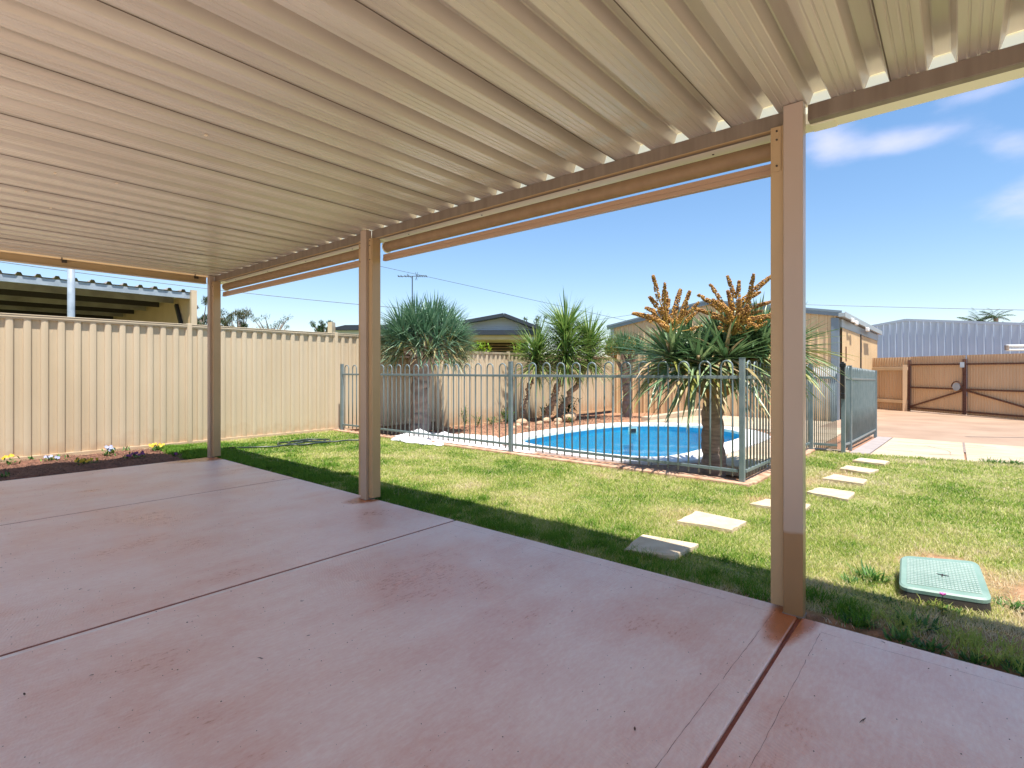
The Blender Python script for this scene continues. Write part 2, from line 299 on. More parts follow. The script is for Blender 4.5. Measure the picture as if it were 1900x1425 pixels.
# ------------------------------------------------------------------ mesh helpers
class MB:
    def __init__(s): s.v = []; s.f = []; s.t = []
    def add(s, v, f, tint=None):
        o = len(s.v); s.v.extend([tuple(p) for p in v]); s.f.extend([tuple(i+o for i in q) for q in f])
        s.t.extend([0.0 if tint is None else tint]*len(v)); return s
    def box(s, x0, x1, y0, y1, z0, z1, bev=0):
        v = [(x, y, z) for z in (z0, z1) for x, y in ((x0, y0), (x1, y0), (x1, y1), (x0, y1))]
        return s.add(v, [(3, 2, 1, 0), (4, 5, 6, 7), (0, 1, 5, 4), (1, 2, 6, 5), (2, 3, 7, 6), (3, 0, 4, 7)])
    def bar(s, a, b, w, h, up=(0, 0, 1)):
        a, b, up = Vector(a), Vector(b), Vector(up); d = (b-a).normalized()
        if abs(d.dot(up)) > .98: up = Vector((1, 0, 0))
        e = d.cross(up).normalized(); u = e.cross(d)
        v = [p + e*(sx*w/2) + u*(sy*h/2) for p in (a, b) for sx, sy in ((-1, -1), (1, -1), (1, 1), (-1, 1))]
        return s.add(v, [(3, 2, 1, 0), (4, 5, 6, 7), (0, 1, 5, 4), (1, 2, 6, 5), (2, 3, 7, 6), (3, 0, 4, 7)])
    def tube(s, pts, r, n=6, cap=True, rr=None):
        pts = [Vector(p) for p in pts]; o = []; f = []
        ref = Vector((0, 0, 1))
        prev = None
        for i, p in enumerate(pts):
            d = (pts[min(i+1, len(pts)-1)] - pts[max(i-1, 0)]).normalized()
            if prev is None:
                e = d.cross(ref if abs(d.dot(ref)) < .95 else Vector((1, 0, 0))).normalized()
            else:
                e = (prev - d*prev.dot(d)).normalized()
            prev = e; u = d.cross(e)
            ri = rr[i] if rr else r
            for k in range(n):
                a = 2*PI*k/n; o.append(p + e*(math.cos(a)*ri) + u*(math.sin(a)*ri))
        for i in range(len(pts)-1):
            for k in range(n):
                a, b = i*n+k, i*n+(k+1) % n; f.append((a, a+n, b+n, b))
        if cap: f.append(tuple(range(n))); f.append(tuple(reversed(range((len(pts)-1)*n, len(pts)*n))))
        return s.add(o, f)
    def cyl(s, c, r, z0, z1, n=16): return s.tube([(c[0], c[1], z0), (c[0], c[1], z1)], r, n)
    def mesh(s, name, smooth=False, tint=False):
        me = bpy.data.meshes.new(name); me.from_pydata(s.v, [], s.f)
        if tint:
            a = me.attributes.new('tint', 'FLOAT', 'POINT'); a.data.foreach_set('value', np.array(s.t, dtype=np.float32))
        if smooth: me.polygons.foreach_set('use_smooth', [True]*len(me.polygons))
        me.update(); return me
    def obj(s, name, m, parent=None, smooth=False, tint=False, bevel=0, seg=2):
        o = bpy.data.objects.new(name, s.mesh(name, smooth, tint)); C.objects.link(o)
        if m is not None: o.data.materials.append(m)
        if parent is not None: o.parent = parent; o.matrix_parent_inverse = parent.matrix_world.inverted() if False else Matrix.Translation(-parent.location)
        if bevel:
            b = o.modifiers.new('bevel', 'BEVEL'); b.width = bevel; b.segments = seg; b.limit_method = 'ANGLE'
        return o
def meta(o, label=None, cat=None, group=None, kind=None):
    for k, v in (('label', label), ('category', cat), ('group', group), ('kind', kind)):
        if v: o[k] = v
    return o
def thing(name, loc, label, cat, group=None, kind=None):
    o = bpy.data.objects.new(name, None); C.objects.link(o); o.location = loc; o.empty_display_size = .2
    return meta(o, label, cat, group, kind)
def share(name, me, m, parent, loc, rot=(0, 0, 0), scale=(1, 1, 1)):
    """a repeated part: world location, shared mesh (thing roots are never rotated)"""
    o = bpy.data.objects.new(name, me); C.objects.link(o)
    if m is not None and not me.materials: me.materials.append(m)
    if parent is not None: o.parent = parent; loc = Vector(loc) - parent.location
    o.location = loc; o.rotation_euler = rot; o.scale = scale; return o
def vnoise(x, y, s, seed=0):
    r = np.random.default_rng(seed); t = r.random((64, 64))
    x = np.asarray(x)*s; y = np.asarray(y)*s; xi = np.floor(x).astype(int); yi = np.floor(y).astype(int)
    fx = x-xi; fy = y-yi; fx = fx*fx*(3-2*fx); fy = fy*fy*(3-2*fy)
    g = lambda a, b: t[a % 64, b % 64]
    return (g(xi, yi)*(1-fx)+g(xi+1, yi)*fx)*(1-fy)+(g(xi, yi+1)*(1-fx)+g(xi+1, yi+1)*fx)*fy
def sstep(a, b, x):
    t = np.clip((np.asarray(x, dtype=float)-a)/(b-a), 0, 1); return t*t*(3-2*t)

# ------------------------------------------------------------------ terrain
LAWN = -.03
def edge_x(y): return 8.72-.17*np.asarray(y, dtype=float)      # lawn / cream paving
def height(x, y):
    x = np.asarray(x, dtype=float); y = np.asarray(y, dtype=float)
    side = LAWN - .25*np.clip((x-8)/8, 0, 1)
    pool = LAWN - .125*sstep(5.45, 6.2, x) - .06*sstep(7.6, 8.8, y)*sstep(5.6, 6.5, x) - .12*sstep(12.3, 15, x)
    k = sstep(1.45, 1.75, y)*sstep(5.4, 5.6, x)
    z = side*(1-k)+pool*k
    out = sstep(9.0, 9.4, y); z = z*(1-out)+(-.15)*out
    slab = (x < 2.66) & (y < 7.3); z = np.where(slab, -.12, z)
    bed = (x < 2.5) & (y >= 7.3) & (y < 9.0); z = np.where(bed, -.06, z)
    return z
def bare(x, y):
    """1 = grass, 0 = bare soil"""
    b = np.ones_like(np.asarray(x, dtype=float))
    for (cx, cy, rx, ry, a) in ((3.95, .05, .26, .26, .8), (3.65, -.25, .28, .2, .7), (4.0, 1.62, .28, .2, .6), (4.95, 1.32, .25, .18, .7), (6.0, 1.15, .55, .16, .6), (6.65, .95, .35, .2, .6),
                                (2.93, .0, .20, .40, .7), (2.88, -.55, .16, .4, .8), (3.3, -.35, .3, .2, .5), (5.0, 2.9, .25, .25, .35), (2.75, 0.1, .06, 1.0, .9), (7.4, 1.0, .5, .15, .4)):
        d = ((x-cx)/rx)**2+((y-cy)/ry)**2; b = b*(1-a*np.exp(-d**1.5))
    n = vnoise(x, y, 6, 3)*.6+vnoise(x, y, 14, 4)*.4
    return np.clip(b*1.25-.25*(n > .62)-.35*(1-b)*n, 0, 1)
INNER = [(6.95, 5.55), (7.4, 5.98), (8.3, 6.08), (9.3, 6.05), (10.3, 5.92), (11.0, 5.6), (11.45, 5.05), (11.62, 4.5), (11.5, 4.0), (11.25, 3.58), (10.9, 3.25), (10.4, 3.03),
         (9.6, 2.98), (8.8, 3.0), (8.0, 3.02), (7.4, 3.07), (7.0, 3.25), (6.83, 3.6), (6.8, 4.2), (6.83, 4.95)]
def smooth_loop(P, k=6):
    o = []; n = len(P)
    for i in range(n):
        p0, p1, p2, p3 = (Vector(P[(i+j-1) % n]) for j in range(4))
        for q in range(k):
            t = q/k; o.append(.5*((2*p1)+(-p0+p2)*t+(2*p0-5*p1+4*p2-p3)*t*t+(-p0+3*p1-3*p2+p3)*t**3))
    return o
IN = smooth_loop(INNER); NI = len(IN)
def off_loop(P, d):
    o = []; n = len(P)
    for i in range(n):
        t = (P[(i+1) % n]-P[i-1]).normalized(); o.append(P[i]+Vector((-t.y, t.x))*d)
    return o
OUT = off_loop(IN, .42); MID = off_loop(IN, .15)
def inside(poly, x, y):
    x = np.asarray(x); y = np.asarray(y); r = np.zeros(x.shape, bool); n = len(poly)
    for i in range(n):
        a, b = poly[i], poly[i-1]
        c = ((a.y > y) != (b.y > y)) & (x < (b.x-a.x)*(y-a.y)/((b.y-a.y) if abs(b.y-a.y) > 1e-9 else 1e-9)+a.x); r ^= c
    return r
xs = np.concatenate([[-900, -300, -100, -40, -20, -10, -5, -3], np.arange(-2, 2.3, .5), np.arange(2.3, 9, .09), np.arange(9, 17, .14), np.arange(17, 26, 1.), [30, 40, 60, 100, 200, 400, 900]])
ys = np.concatenate([[-900, -300, -100, -40, -20, -12, -8], np.arange(-6, -2, .5), np.arange(-2, 9.4, .09), np.arange(9.4, 20, 1.), [25, 35, 60, 100, 200, 400, 900]])
gx, gy = np.meshgrid(xs, ys, indexing='ij'); gz = height(gx, gy)
rough_ = (vnoise(gx, gy, 3, 11)-.5)*.02+(vnoise(gx, gy, 9, 12)-.5)*.012
inp = (gx > 6) & (gy > 1.7) & (gy < 9.1) & (gx < 18)
gz = gz + rough_*np.where(inp | ((gx > 2.8) & (gx < 8.4)), 1, 0)
nx, ny = gx.shape; idx = np.arange(nx*ny).reshape(nx, ny)
q = np.stack([idx[:-1, :-1], idx[1:, :-1], idx[1:, 1:], idx[:-1, 1:]], -1)
kill = inside(MID, gx, gy); kq = kill[:-1, :-1] & kill[1:, :-1] & kill[1:, 1:] & kill[:-1, 1:]
faces = q[~kq]
me = bpy.data.meshes.new('ground'); me.from_pydata(np.stack([gx, gy, gz], -1).reshape(-1, 3).tolist(), [], faces.tolist())
islawn = ((gx > 2.6) & (gx < 5.42) & (gy < 9.0)) | ((gx >= 5.42) & (gy < 1.62) & (gx < edge_x(gy))) | ((gx > 2.35) & (gx < 5.4) & (gy > 7.3) & (gy < 9))
islawn = islawn | (gy > 9.3) | (gy < -12)
th = np.where(islawn, bare(gx, gy), 0)
a = me.attributes.new('thatch', 'FLOAT', 'POINT'); a.data.foreach_set('value', th.reshape(-1).astype(np.float32))
me.polygons.foreach_set('use_smooth', [True]*len(me.polygons))
ground = bpy.data.objects.new('ground', me); C.objects.link(ground); me.materials.append(M['ground'])
meta(ground, 'red garden soil under the lawn and beds', kind='structure')

# ------------------------------------------------------------------ patio floor
floor = thing('patio_floor', (0, 3, 0), 'pinkish sealed concrete patio floor with saw cut joints', None, kind='structure')
def slab(x0, x1, y0, y1, z=0.):
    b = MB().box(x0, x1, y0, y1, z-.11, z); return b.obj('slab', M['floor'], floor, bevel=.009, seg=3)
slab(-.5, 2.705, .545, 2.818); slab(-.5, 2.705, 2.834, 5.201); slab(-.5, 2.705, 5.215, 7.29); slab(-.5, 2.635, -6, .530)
jm = mat('joint_filler', (.22, .055, .025), .75, (.30, .09, .045), 25, 5, coord='World')
MB().box(-.5, 2.69, .531, .544, -.10, -.011).box(-.5, 2.69, 2.819, 2.833, -.10, -.0025).box(-.5, 2.69, 5.202, 5.214, -.10, -.0025).obj('joint_filler', jm, floor)
MB().box(-.49, 2.30, 2.782, 2.804, -.002, .0008).obj('joint_margin', mat('pale_joint_margin', (.95, .84, .75), .5, (.88, .66, .56), 9, 6, coord='World'), floor)
# trowelled margins beside the joints: a hair lower than the field, each with its own tool mark
tm = mat('tool_mark', (.34, .15, .11), .7)
for (x0, x1, y0, y1) in ((-.45, 2.60, .637, .6395), (-.45, 2.52, .436, .4385), (2.602, 2.604, .64, 2.75), (2.53, 2.532, -3, .436)):
    b = MB(); N = 90
    pts = [(x0+(x1-x0)*i/N + (0 if x1-x0 > .1 else random.uniform(-.0012, .0012)), (y0+y1)/2 + (random.uniform(-.0016, .0016) if x1-x0 > .1 else (y1-y0)*(i/N-.5))) for i in range(N+1)]
    for i in range(N):
        if random.random() < .05: continue
        p, q_ = Vector(pts[i]), Vector(pts[i+1]); d = (q_-p).normalized(); e = Vector((-d.y, d.x))*random.uniform(.0004, .0009)
        b.add([(p.x-e.x, p.y-e.y, .0006), (q_.x-e.x, q_.y-e.y, .0006), (q_.x+e.x, q_.y+e.y, .0006), (p.x+e.x, p.y+e.y, .0006)], [(0, 1, 2, 3)])
    b.obj('tool_mark', tm, floor)

# ------------------------------------------------------------------ unseen pale slab, added to bounce sunlight under the shortened roof
rp = MB().box(-9, -.51, -8, 7.29, -.09, -.01).obj('bounce_slab', mat('bounce_slab_pale', (.74, .68, .60), .85, (.68, .62, .54), 2, 6, coord='World'), bevel=.01); meta(rp, 'added pale slab out of view, bounces sunlight under the patio roof', kind='structure')

# ------------------------------------------------------------------ patio roof
roof = thing('patio_roof', (2.7, 0, 2.3), 'beige ribbed steel patio roof with beams over the pink floor', 'patio roof')
P = .2133; ZR = 2.306
prof = []
for k in range(3):
    o = k*P
    prof += [(o+.0, 0), (o+.004, .004), (o+.020, .055), (o+.025, .058), (o+.070, .058), (o+.075, .055), (o+.093, .004), (o+.097, 0),
             (o+.120, 0), (o+.1225, .0022), (o+.127, .0022), (o+.1295, 0), (o+.148, 0), (o+.1505, .0022), (o+.155, .0022), (o+.1575, 0), (o+.178, 0), (o+.1805, .0022), (o+.185, .0022), (o+.1875, 0)]
prof.append((3*P-.004, 0)); prof.append((3*P+.004, -.0035))
b = MB(); x0, x1 = -.5, 2.715; NX = 8
for j, x in enumerate(np.linspace(x0, x1, NX+1)):
    b.v += [(x, y, z+.0008*math.sin(j*2.1+i)) for i, (y, z) in enumerate(prof)]; b.t += [0]*len(prof)
npf = len(prof)
for j in range(NX):
    for i in range(npf-1): a0 = j*npf+i; b.f.append((a0, a0+npf, a0+npf+1, a0+1))
nb = len(b.v); b.v += [(x, y, z+.0012) for x, y, z in b.v]; b.t += [0]*nb; b.f += [tuple(i+nb for i in reversed(f)) for f in b.f]
sheet = b.mesh('roof_sheet')
y = .21-.64*7
while y < 7.0:
    share('roof_sheet', sheet, M['ceiling'], roof, (0, y, ZR)); y += .64
# dark strips where the sheets lap
b = MB(); y = .21-.64*7
while y < 7.0:
    b.box(-.5, 2.70, y-.0028, y+.0010, ZR-.0056, ZR-.0038); y += .64
b.obj('lap_joint', M['roof_seam'], roof)
# screw marks / clips on the sheets
for (x, y) in ((.66, 4.2), (.95, 4.12), (.60, 4.78), (.78, 5.12), (1.05, 2.93)):
    b = MB(); b.box(x-.006, x+.006, y-.012, y+.012, ZR-.004, ZR-.001); b.obj('clip', M['cream'], roof)
# front beam, from post to post
beams = [(-4.28, .515), (.615, 3.84), (3.93, 7.22)]
for i, (a0, a1) in enumerate(beams):
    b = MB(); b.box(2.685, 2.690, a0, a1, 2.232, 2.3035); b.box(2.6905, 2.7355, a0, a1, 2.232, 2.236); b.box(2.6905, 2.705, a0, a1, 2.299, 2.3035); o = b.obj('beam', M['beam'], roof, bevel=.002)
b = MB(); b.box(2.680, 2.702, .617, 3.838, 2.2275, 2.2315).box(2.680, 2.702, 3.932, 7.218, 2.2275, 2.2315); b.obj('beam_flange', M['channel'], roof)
# gutter outside the beam
for yy in (.35, 1.7, -1.0): MB().box(2.739, 2.828, yy, yy+.02, 2.365, 2.368).obj('gutter_strap', M['gutter'], roof)
b = MB(); b.box(2.738, 2.832, -4.3, 7.37, 2.2345, 2.2375); b.box(2.829, 2.833, -4.3, 7.37, 2.238, 2.415); b.box(2.820, 2.836, -4.3, 7.37, 2.4155, 2.421); b.box(2.7365, 2.7395, -4.3, 7.37, 2.238, 2.285); b.obj('gutter', M['gutter'], roof)
b = MB(); b.box(-.5, 2.80, 7.255, 7.37, 2.372, 2.376); b.box(-.5, 2.80, 7.366, 7.37, 2.30, 2.3715); b.obj('end_flashing', M['gutter'], roof)
MB().box(-.48, 2.62, 7.26, 7.2985, 2.285, 2.3035).obj('end_batten', M['channel'], roof)
# small joint plate on the gutter next to the near post
MB().box(2.745, 2.828, .42, .515, 2.229, 2.234).obj('gutter_joint', M['gutter'], roof)
# end beam
b = MB(); b.box(-.5, 2.62, 7.30, 7.35, 2.205, 2.3035); b.obj('end_beam', M['channel'], roof, bevel=.002)
b = MB(); b.box(-.5, 2.62, 7.285, 7.30, 2.205, 2.215); b.obj('beam_lip', M['post'], roof)
for x in (.35, 1.22, 2.50):
    b = MB(); b.box(x-.02, x+.02, 7.27, 7.30, 2.255, 2.30); b.box(x-.03, x-.02, 7.25, 7.30, 2.285, 2.302); b.obj('bracket', M['bolt'], roof)

# posts (each carries the guide channels of the blinds)
def post(y0, y1, chans, label, m, dark_foot=False):
    t = thing('patio_post', (2.66, (y0+y1)/2, 0), label, 'post', 'patio posts')
    MB().box(2.625, 2.684, y0, y1, -.03, 2.3035).obj('shaft', m, t, bevel=.004)
    MB().box(2.621, 2.69, y0-.003, y1+.003, -.001, .003).obj('base_plate', M['bark2'], t)
    for (c0, c1, side) in chans:
        b = MB(); b.box(2.650, 2.735, c0, c1, .018, 2.228); b.obj('guide_channel', M['channel'], t, bevel=.003)
        b = MB(); s0 = (c0+c1)/2
        b.box(2.646, 2.650, s0-.017, s0+.017, 2.02, 2.225); b.obj('bracket', M['channel'], t)
        for z in (2.045, 2.165, 2.205):
            b = MB(); b.tube([(2.641, s0, z), (2.6465, s0, z)], .0045, 8); b.obj('bolt', M['bolt'], t)
    return t
post(.522, .603, [(.606, .662, 1)], 'nearest patio post, tan steel, darker tan foot beside the open floor joint', M['post_dark_foot'])
post(3.842, 3.922, [(3.925, 3.985, 1), (3.785, 3.839, -1)], 'middle patio post with a blind channel on both sides', M['post'])
post(7.215, 7.285, [(7.150, 7.212, 1)], 'farthest patio post, at the corner by the flower bed', M['post'])

# roller blinds rolled up under the beam
def blind(y0, y1, label):
    t = thing('roller_blind', (2.79, (y0+y1)/2, 2.15), label, 'blind', 'outdoor roller blinds rolled up under the beam')
    b = MB(); b.tube([(2.797, y0, 2.1745), (2.797, y1, 2.1745)], .0435, 24); b.obj('fabric_roll', M['blind'], t, smooth=False)
    b = MB(); b.box(2.750, 2.782, y0, y1, 2.046, 2.071); b.box(2.753, 2.782, y0, y1, 2.0725, 2.101); b.obj('bottom_rail', M['rail'], t, bevel=.002)
    b = MB(); b.add([(2.775, y0, 2.101), (2.775, y1, 2.101), (2.765, y1, 2.135), (2.765, y0, 2.135)], [(0, 1, 2, 3)])
    for yy in (y0-.006, y1+.003):
        MB().tube([(2.797, yy, 2.173), (2.797, yy+.004, 2.173)], .052, 16).obj('end_plate', M['gutter'], t)
    for yy in np.linspace(y0+.3, y1-.3, 4):
        MB().tube([(2.79, yy, 2.231), (2.79, yy, 2.2335)], .006, 8).obj('screw', M['bolt'], t)
blind(.675, 3.775, 'roller blind rolled up between the nearest and the middle post')
blind(3.995, 7.14, 'roller blind rolled up between the middle and the farthest post')

# ------------------------------------------------------------------ ribbed sheet walls
def ribbed(name, parent, m, p0, p1, zb, zt, profile, pitch, sheet_w, facing, taper=None):
    """ribbed sheets from p0 to p1 standing side by side, each sheet one object; zb/zt functions of distance"""
    p0, p1 = Vector(p0), Vector(p1); L = (p1-p0).length; d = (p1-p0)/L; nrm_ = Vector((-d.y, d.x))*facing
    pts = []; k = 0
    while k*pitch < L:
        for (s_, dep) in profile:
            s = k*pitch+s_
            if s <= L+1e-6: pts.append((s, dep))
        k += 1
    pts.append((L, 0)); nsheet = max(1, round(L/sheet_w)); per = L/nsheet
    for i in range(nsheet):
        a, c = i*per, (i+1)*per
        def dep_at(q_):
            for (s0_, d0_), (s1_, d1_) in zip(pts, pts[1:]):
                if s0_-1e-9 <= q_ <= s1_+1e-9: return d0_ if s1_-s0_ < 1e-9 else d0_+(d1_-d0_)*(q_-s0_)/(s1_-s0_)
            return 0
        c_ = min(L, c+.012) if i < nsheet-1 else L
        sel = [(a, dep_at(a))]+[(s, dd) for s, dd in pts if a+1e-6 < s < c_-1e-6]+[(c_, dep_at(c_))]
        b = MB(); off = (i % 2)*.0015
        for s, dd in sel:
            q = p0+d*s+nrm_*(dd+off); b.v.append((q.x, q.y, zb(s))); b.v.append((q.x, q.y, zt(s)))
        for j in range(len(sel)-1): b.f.append((2*j, 2*j+2, 2*j+3, 2*j+1))
        b.t = [0]*len(b.v); b.obj(name, m, parent)
FP = [(0, 0), (.040, 0), (.042, .002), (.044, 0), (.076, 0), (.084, .026), (.092, .030), (.118, .033), (.144, .030), (.152, .026), (.160, 0)]
FPITCH = 2.49/15
FP = [(s*FPITCH/.163, d) for s, d in FP]

# ------------------------------------------------------------------ boundary fence along Y = 9
def bay(x0, x1, zb, zt, plinth, t):
    ribbed('fence_sheet', t, M['fence'], (x0+.035, 9.0), (x1-.005, 9.0), lambda s: zb, lambda s: zt-.02, FP, FPITCH, .83, -1)
    # rails: a C-section lip each
    b = MB(); b.box(x0+.03, x1, 8.955, 9.012, zt-.030, zt-.002); b.box(x0+.03, x1, 8.962, 9.010, zt-.048, zt-.031); b.box(x0+.03, x1, 8.950, 9.015, zt, zt+.012)
    b.obj('top_rail', M['fence'], t, bevel=.003)
    b = MB(); b.box(x0+.03, x1, 8.955, 9.012, zb-.02, zb+.02); b.box(x0+.03, x1, 8.945, 9.012, zb-.035, zb-.021); b.obj('bottom_rail', M['fence'], t, bevel=.003)
    if plinth is not None:
        b = MB(); b.box(x0+.03, x1, 8.99, 9.01, plinth, zb-.036); b.obj('plinth_board', M['plinth'], t)
def fpost(x, z0, z1, t):
    b = MB(); b.box(x-.032, x+.032, 8.948, 9.02, z0, z1); b.box(x-.018, x+.018, 8.944, 8.948, z0, z1-.01); b.obj('fence_post', M['fence'], t, bevel=.003)
t = thing('boundary_fence', (3, 9, 0), 'long cream ribbed steel fence behind the lawn and flower bed', 'fence')
xb = [-4.49, -2.0, .49, 2.98, 5.47, 7.98]
for i in range(5): bay(xb[i], xb[i+1], 0.0, 1.80, -.25 if xb[i] > 5 else (-.10), t)
for x in xb: fpost(x, -.3, 1.825, t)
t = thing('boundary_fence', (12, 9, 0), 'lower cream steel fence behind the pool, dappled with yucca shadows', 'fence')
xb2 = [8.02, 10.5, 12.98, 15.90]
for i in range(3): bay(xb2[i], xb2[i+1], -.21, 1.56, None, t)
for x in xb2[1:]: fpost(x, -.4, 1.60, t)
fpost(8.055, -.4, 1.58, t)

# ------------------------------------------------------------------ pool fence
HR = .0095
def hoop_mesh(w, zb, zt):
    b = MB(); r = w/2; pts = [(-r, 0, zb)]+[(-r, 0, zb+(zt-r-zb)*.5)]+[(-r*math.cos(a), 0, zt-r+r*math.sin(a)) for a in np.linspace(0, PI, 9)]+[(r, 0, zb+(zt-r-zb)*.5), (r, 0, zb)]
    b.tube(pts, HR, 8); return b.mesh('hoop', smooth=True)
hoopm = hoop_mesh(.1155, .045, 1.20)
def fence_run(t, a, b_, n, z0=0., z1=0., w=None):
    a, b_ = Vector(a), Vector(b_); d = b_-a; L = d.length; ang = math.atan2(d.y, d.x); pit = L/n
    sx = pit/.231
    for i in range(n):
        f = (i+.5)/n; p = a+d*f; share('hoop', hoopm, M['pfence'], t, (p.x, p.y, z0+(z1-z0)*f+random.uniform(-.003, .003)), (0, random.uniform(-.004, .004), ang), (sx, 1, 1))
    for z, nm in ((1.035, 'top_rail'), (.105, 'bottom_rail')):
        MB().bar((a.x, a.y, z0+z), (b_.x, b_.y, z1+z), .022, .032).obj(nm, M['pfence'], t, bevel=.003)
def pfpost(t, x, y, z=0., w=.05, h=1.22):
    b = MB().box(x-w/2, x+w/2, y-w/2, y+w/2, z-.08, z+h); b.obj('fence_post', M['pfence'], t, bevel=.004)
    MB().box(x-w/2-.002, x+w/2+.002, y-w/2-.002, y+w/2+.002, z+h+.001, z+h+.008).obj('post_cap', M['pfence'], t, bevel=.003)
FX = 5.45
t = thing('pool_fence', (FX, 4.6, 0), 'grey hoop top steel pool fence between the lawn and the pool', 'fence')
for y in (1.62, 4.62, 7.66, 8.73): pfpost(t, FX, y)
fence_run(t, (FX, 1.655), (FX, 4.585), 13); fence_run(t, (FX, 4.655), (FX, 7.625), 13); fence_run(t, (FX, 7.69), (FX, 8.70), 4)
fence_run(t, (FX+.035, 1.60), (8.35, 1.58), 13, 0, -.02)
pfpost(t, 8.40, 1.57, -.02)
t = thing('pool_gate', (8.41, 1.4, 0), 'short grey barred pool gate with a black latch post', 'gate')
b = MB()
barm = MB().tube([(0, 0, .05), (0, 0, 1.19)], .0075, 8).mesh('gate_bar', smooth=True)
for i in range(12):
    share('gate_bar', barm, M['pfence'], t, (8.415+.002*i, 1.53-.0235*i, -.03))
for z in (1.005, .075): MB().bar((8.41, 1.54, z), (8.43, 1.255, z), .02, .03).obj('gate_rail', M['pfence'], t)
b = MB(); b.box(8.405, 8.445, 1.165, 1.215, .80, 1.19); b.obj('latch', M['black'], t, bevel=.006)
b = MB(); b.tube([(8.425, 1.19, 1.19), (8.425, 1.19, 1.225)], .018, 10); b.box(8.40, 8.45, 1.155, 1.225, 1.155, 1.20); b.obj('latch_knob', M['black'], t, bevel=.004)
MB().box(8.40, 8.45, 1.165, 1.215, .72, .79).obj('latch_bracket', M['black'], t, bevel=.005)
t = thing('pool_fence', (10, 1.18, 0), 'grey pool fence run along the edge of the grey pavers', 'fence')
pfpost(t, 8.47, 1.19, -.02); pfpost(t, 9.02, 1.185, -.05); pfpost(t, 11.9, 1.16, -.10, h=1.2)
fence_run(t, (8.50, 1.19), (8.99, 1.185), 3, -.02, -.05); fence_run(t, (9.05, 1.185), (11.87, 1.16), 16, -.05, -.10)

# mowing strip under the fence and kerb beside the paving
M['strip'] = mat('mowing_strip', (.58, .38, .26), .85, (.36, .19, .11), 9, 5, bump=.5, bscale=40, coord='World')
b = MB(); b.box(5.37, 5.53, 1.54, 8.93, -.09, .004); b.box(5.535, 8.5, 1.52, 1.66, -.13, -.004)
o = b.obj('mowing_strip', M['strip'], bevel=.01); meta(o, 'narrow pinkish concrete mowing strip under the pool fence', kind='structure')

# ------------------------------------------------------------------ pool
pool = thing('swimming_pool', (9, 4.5, -.1), 'blue in-ground pool with white coping inside the fence', 'pool')
NS = 48
TOP = -.115
cum = [0.]
for i in range(NI): cum.append(cum[-1]+(IN[(i+1) % NI]-IN[i]).length)
Ltot = cum[-1]
def at(loop, s):
    s = s % Ltot; i = max(j for j in range(NI) if cum[j] <= s); f = (s-cum[i])/(cum[i+1]-cum[i]); return loop[i].lerp(loop[(i+1) % NI], f)
for k in range(NS):
    s0, s1 = k*Ltot/NS+.004, (k+1)*Ltot/NS-.004
    ring = []
    for f in (0, .5, 1): ring.append((at(IN, s0+(s1-s0)*f)-(at(OUT, s0+(s1-s0)*f)-at(IN, s0+(s1-s0)*f)).normalized()*.03, at(OUT, s0+(s1-s0)*f)))
    # front left slabs run wider, up to the fence line
    v = []; dz = random.uniform(-.002, .002)
    for z in (TOP-.055, TOP+dz):
        for p, q_ in ring: v += [(p.x, p.y, z), (q_.x, q_.y, z)]
    f = [(6, 7, 9, 8), (8, 9, 11, 10), (1, 0, 2, 3), (3, 2, 4, 5), (0, 6, 8, 2), (2, 8, 10, 4), (7, 1, 3, 9), (9, 3, 5, 11), (0, 1, 7, 6), (5, 4, 10, 11)]
    f = [tuple(reversed(q_)) for q_ in f]
    MB().add(v, f).obj('coping_stone', M['white'], pool, bevel=.006)
MB().add([(p.x, p.y, TOP-.06) for p in off_loop(IN, -.0)] + [(p.x, p.y, TOP-.06) for p in off_loop(IN, .40)], [(i, (i+1) % NI, NI+(i+1) % NI, NI+i) for i in range(NI)]).obj('coping_bed', M['strip'], pool)
b = MB(); dp = [TOP-.055, -.9, -1.35]
for j, z in enumerate(dp):
    lp = IN if j < 2 else off_loop(IN, -.35); b.v += [(p.x, p.y, z) for p in lp]
b.t = [0]*len(b.v)
for j in range(2):
    for i in range(NI): a0, a1 = j*NI+i, j*NI+(i+1) % NI; b.f.append((a0, a1, a1+NI, a0+NI))
b.f = [tuple(reversed(f)) for f in b.f]
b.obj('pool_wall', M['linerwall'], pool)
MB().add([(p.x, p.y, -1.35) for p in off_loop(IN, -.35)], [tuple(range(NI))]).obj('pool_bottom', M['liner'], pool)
# water surface, gently uneven
ww = off_loop(IN, -.002); c0 = Vector((9.2, 4.5)); b = MB(); RN = 10
for r in range(RN+1):
    for i in range(NI):
        p = c0.lerp(ww[i], max(r, .01)/RN); b.v.append((p.x, p.y, -.255+.004*math.sin(p.x*7+p.y*3)+.003*math.sin(p.y*9-p.x*4)))
for r in range(RN):
    for i in range(NI): a0, a1 = r*NI+i, r*NI+(i+1) % NI; b.f.append((a0, a0+NI, a1+NI, a1))
b.t = [0]*len(b.v); b.obj('water', M['water'], pool, smooth=True)
# skimmer on the far wall
p = Vector((10.82, 5.62)); d = Vector((.9, -.45)).normalized()*.5; e = Vector((-d.y, d.x)).normalized()
def sk(w, h, zc, off, nm, m):
    q0 = p-d.normalized()*w/2-e*off; q1 = p+d.normalized()*w/2-e*off
    MB().bar((q0.x, q0.y, zc), (q1.x, q1.y, zc), .02, h).obj(nm, m, pool)
sk(.24, .15, -.245, .07, 'skimmer_frame', M['linerdark']); sk(.15, .09, -.245, .085, 'skimmer_mouth', M['black'])
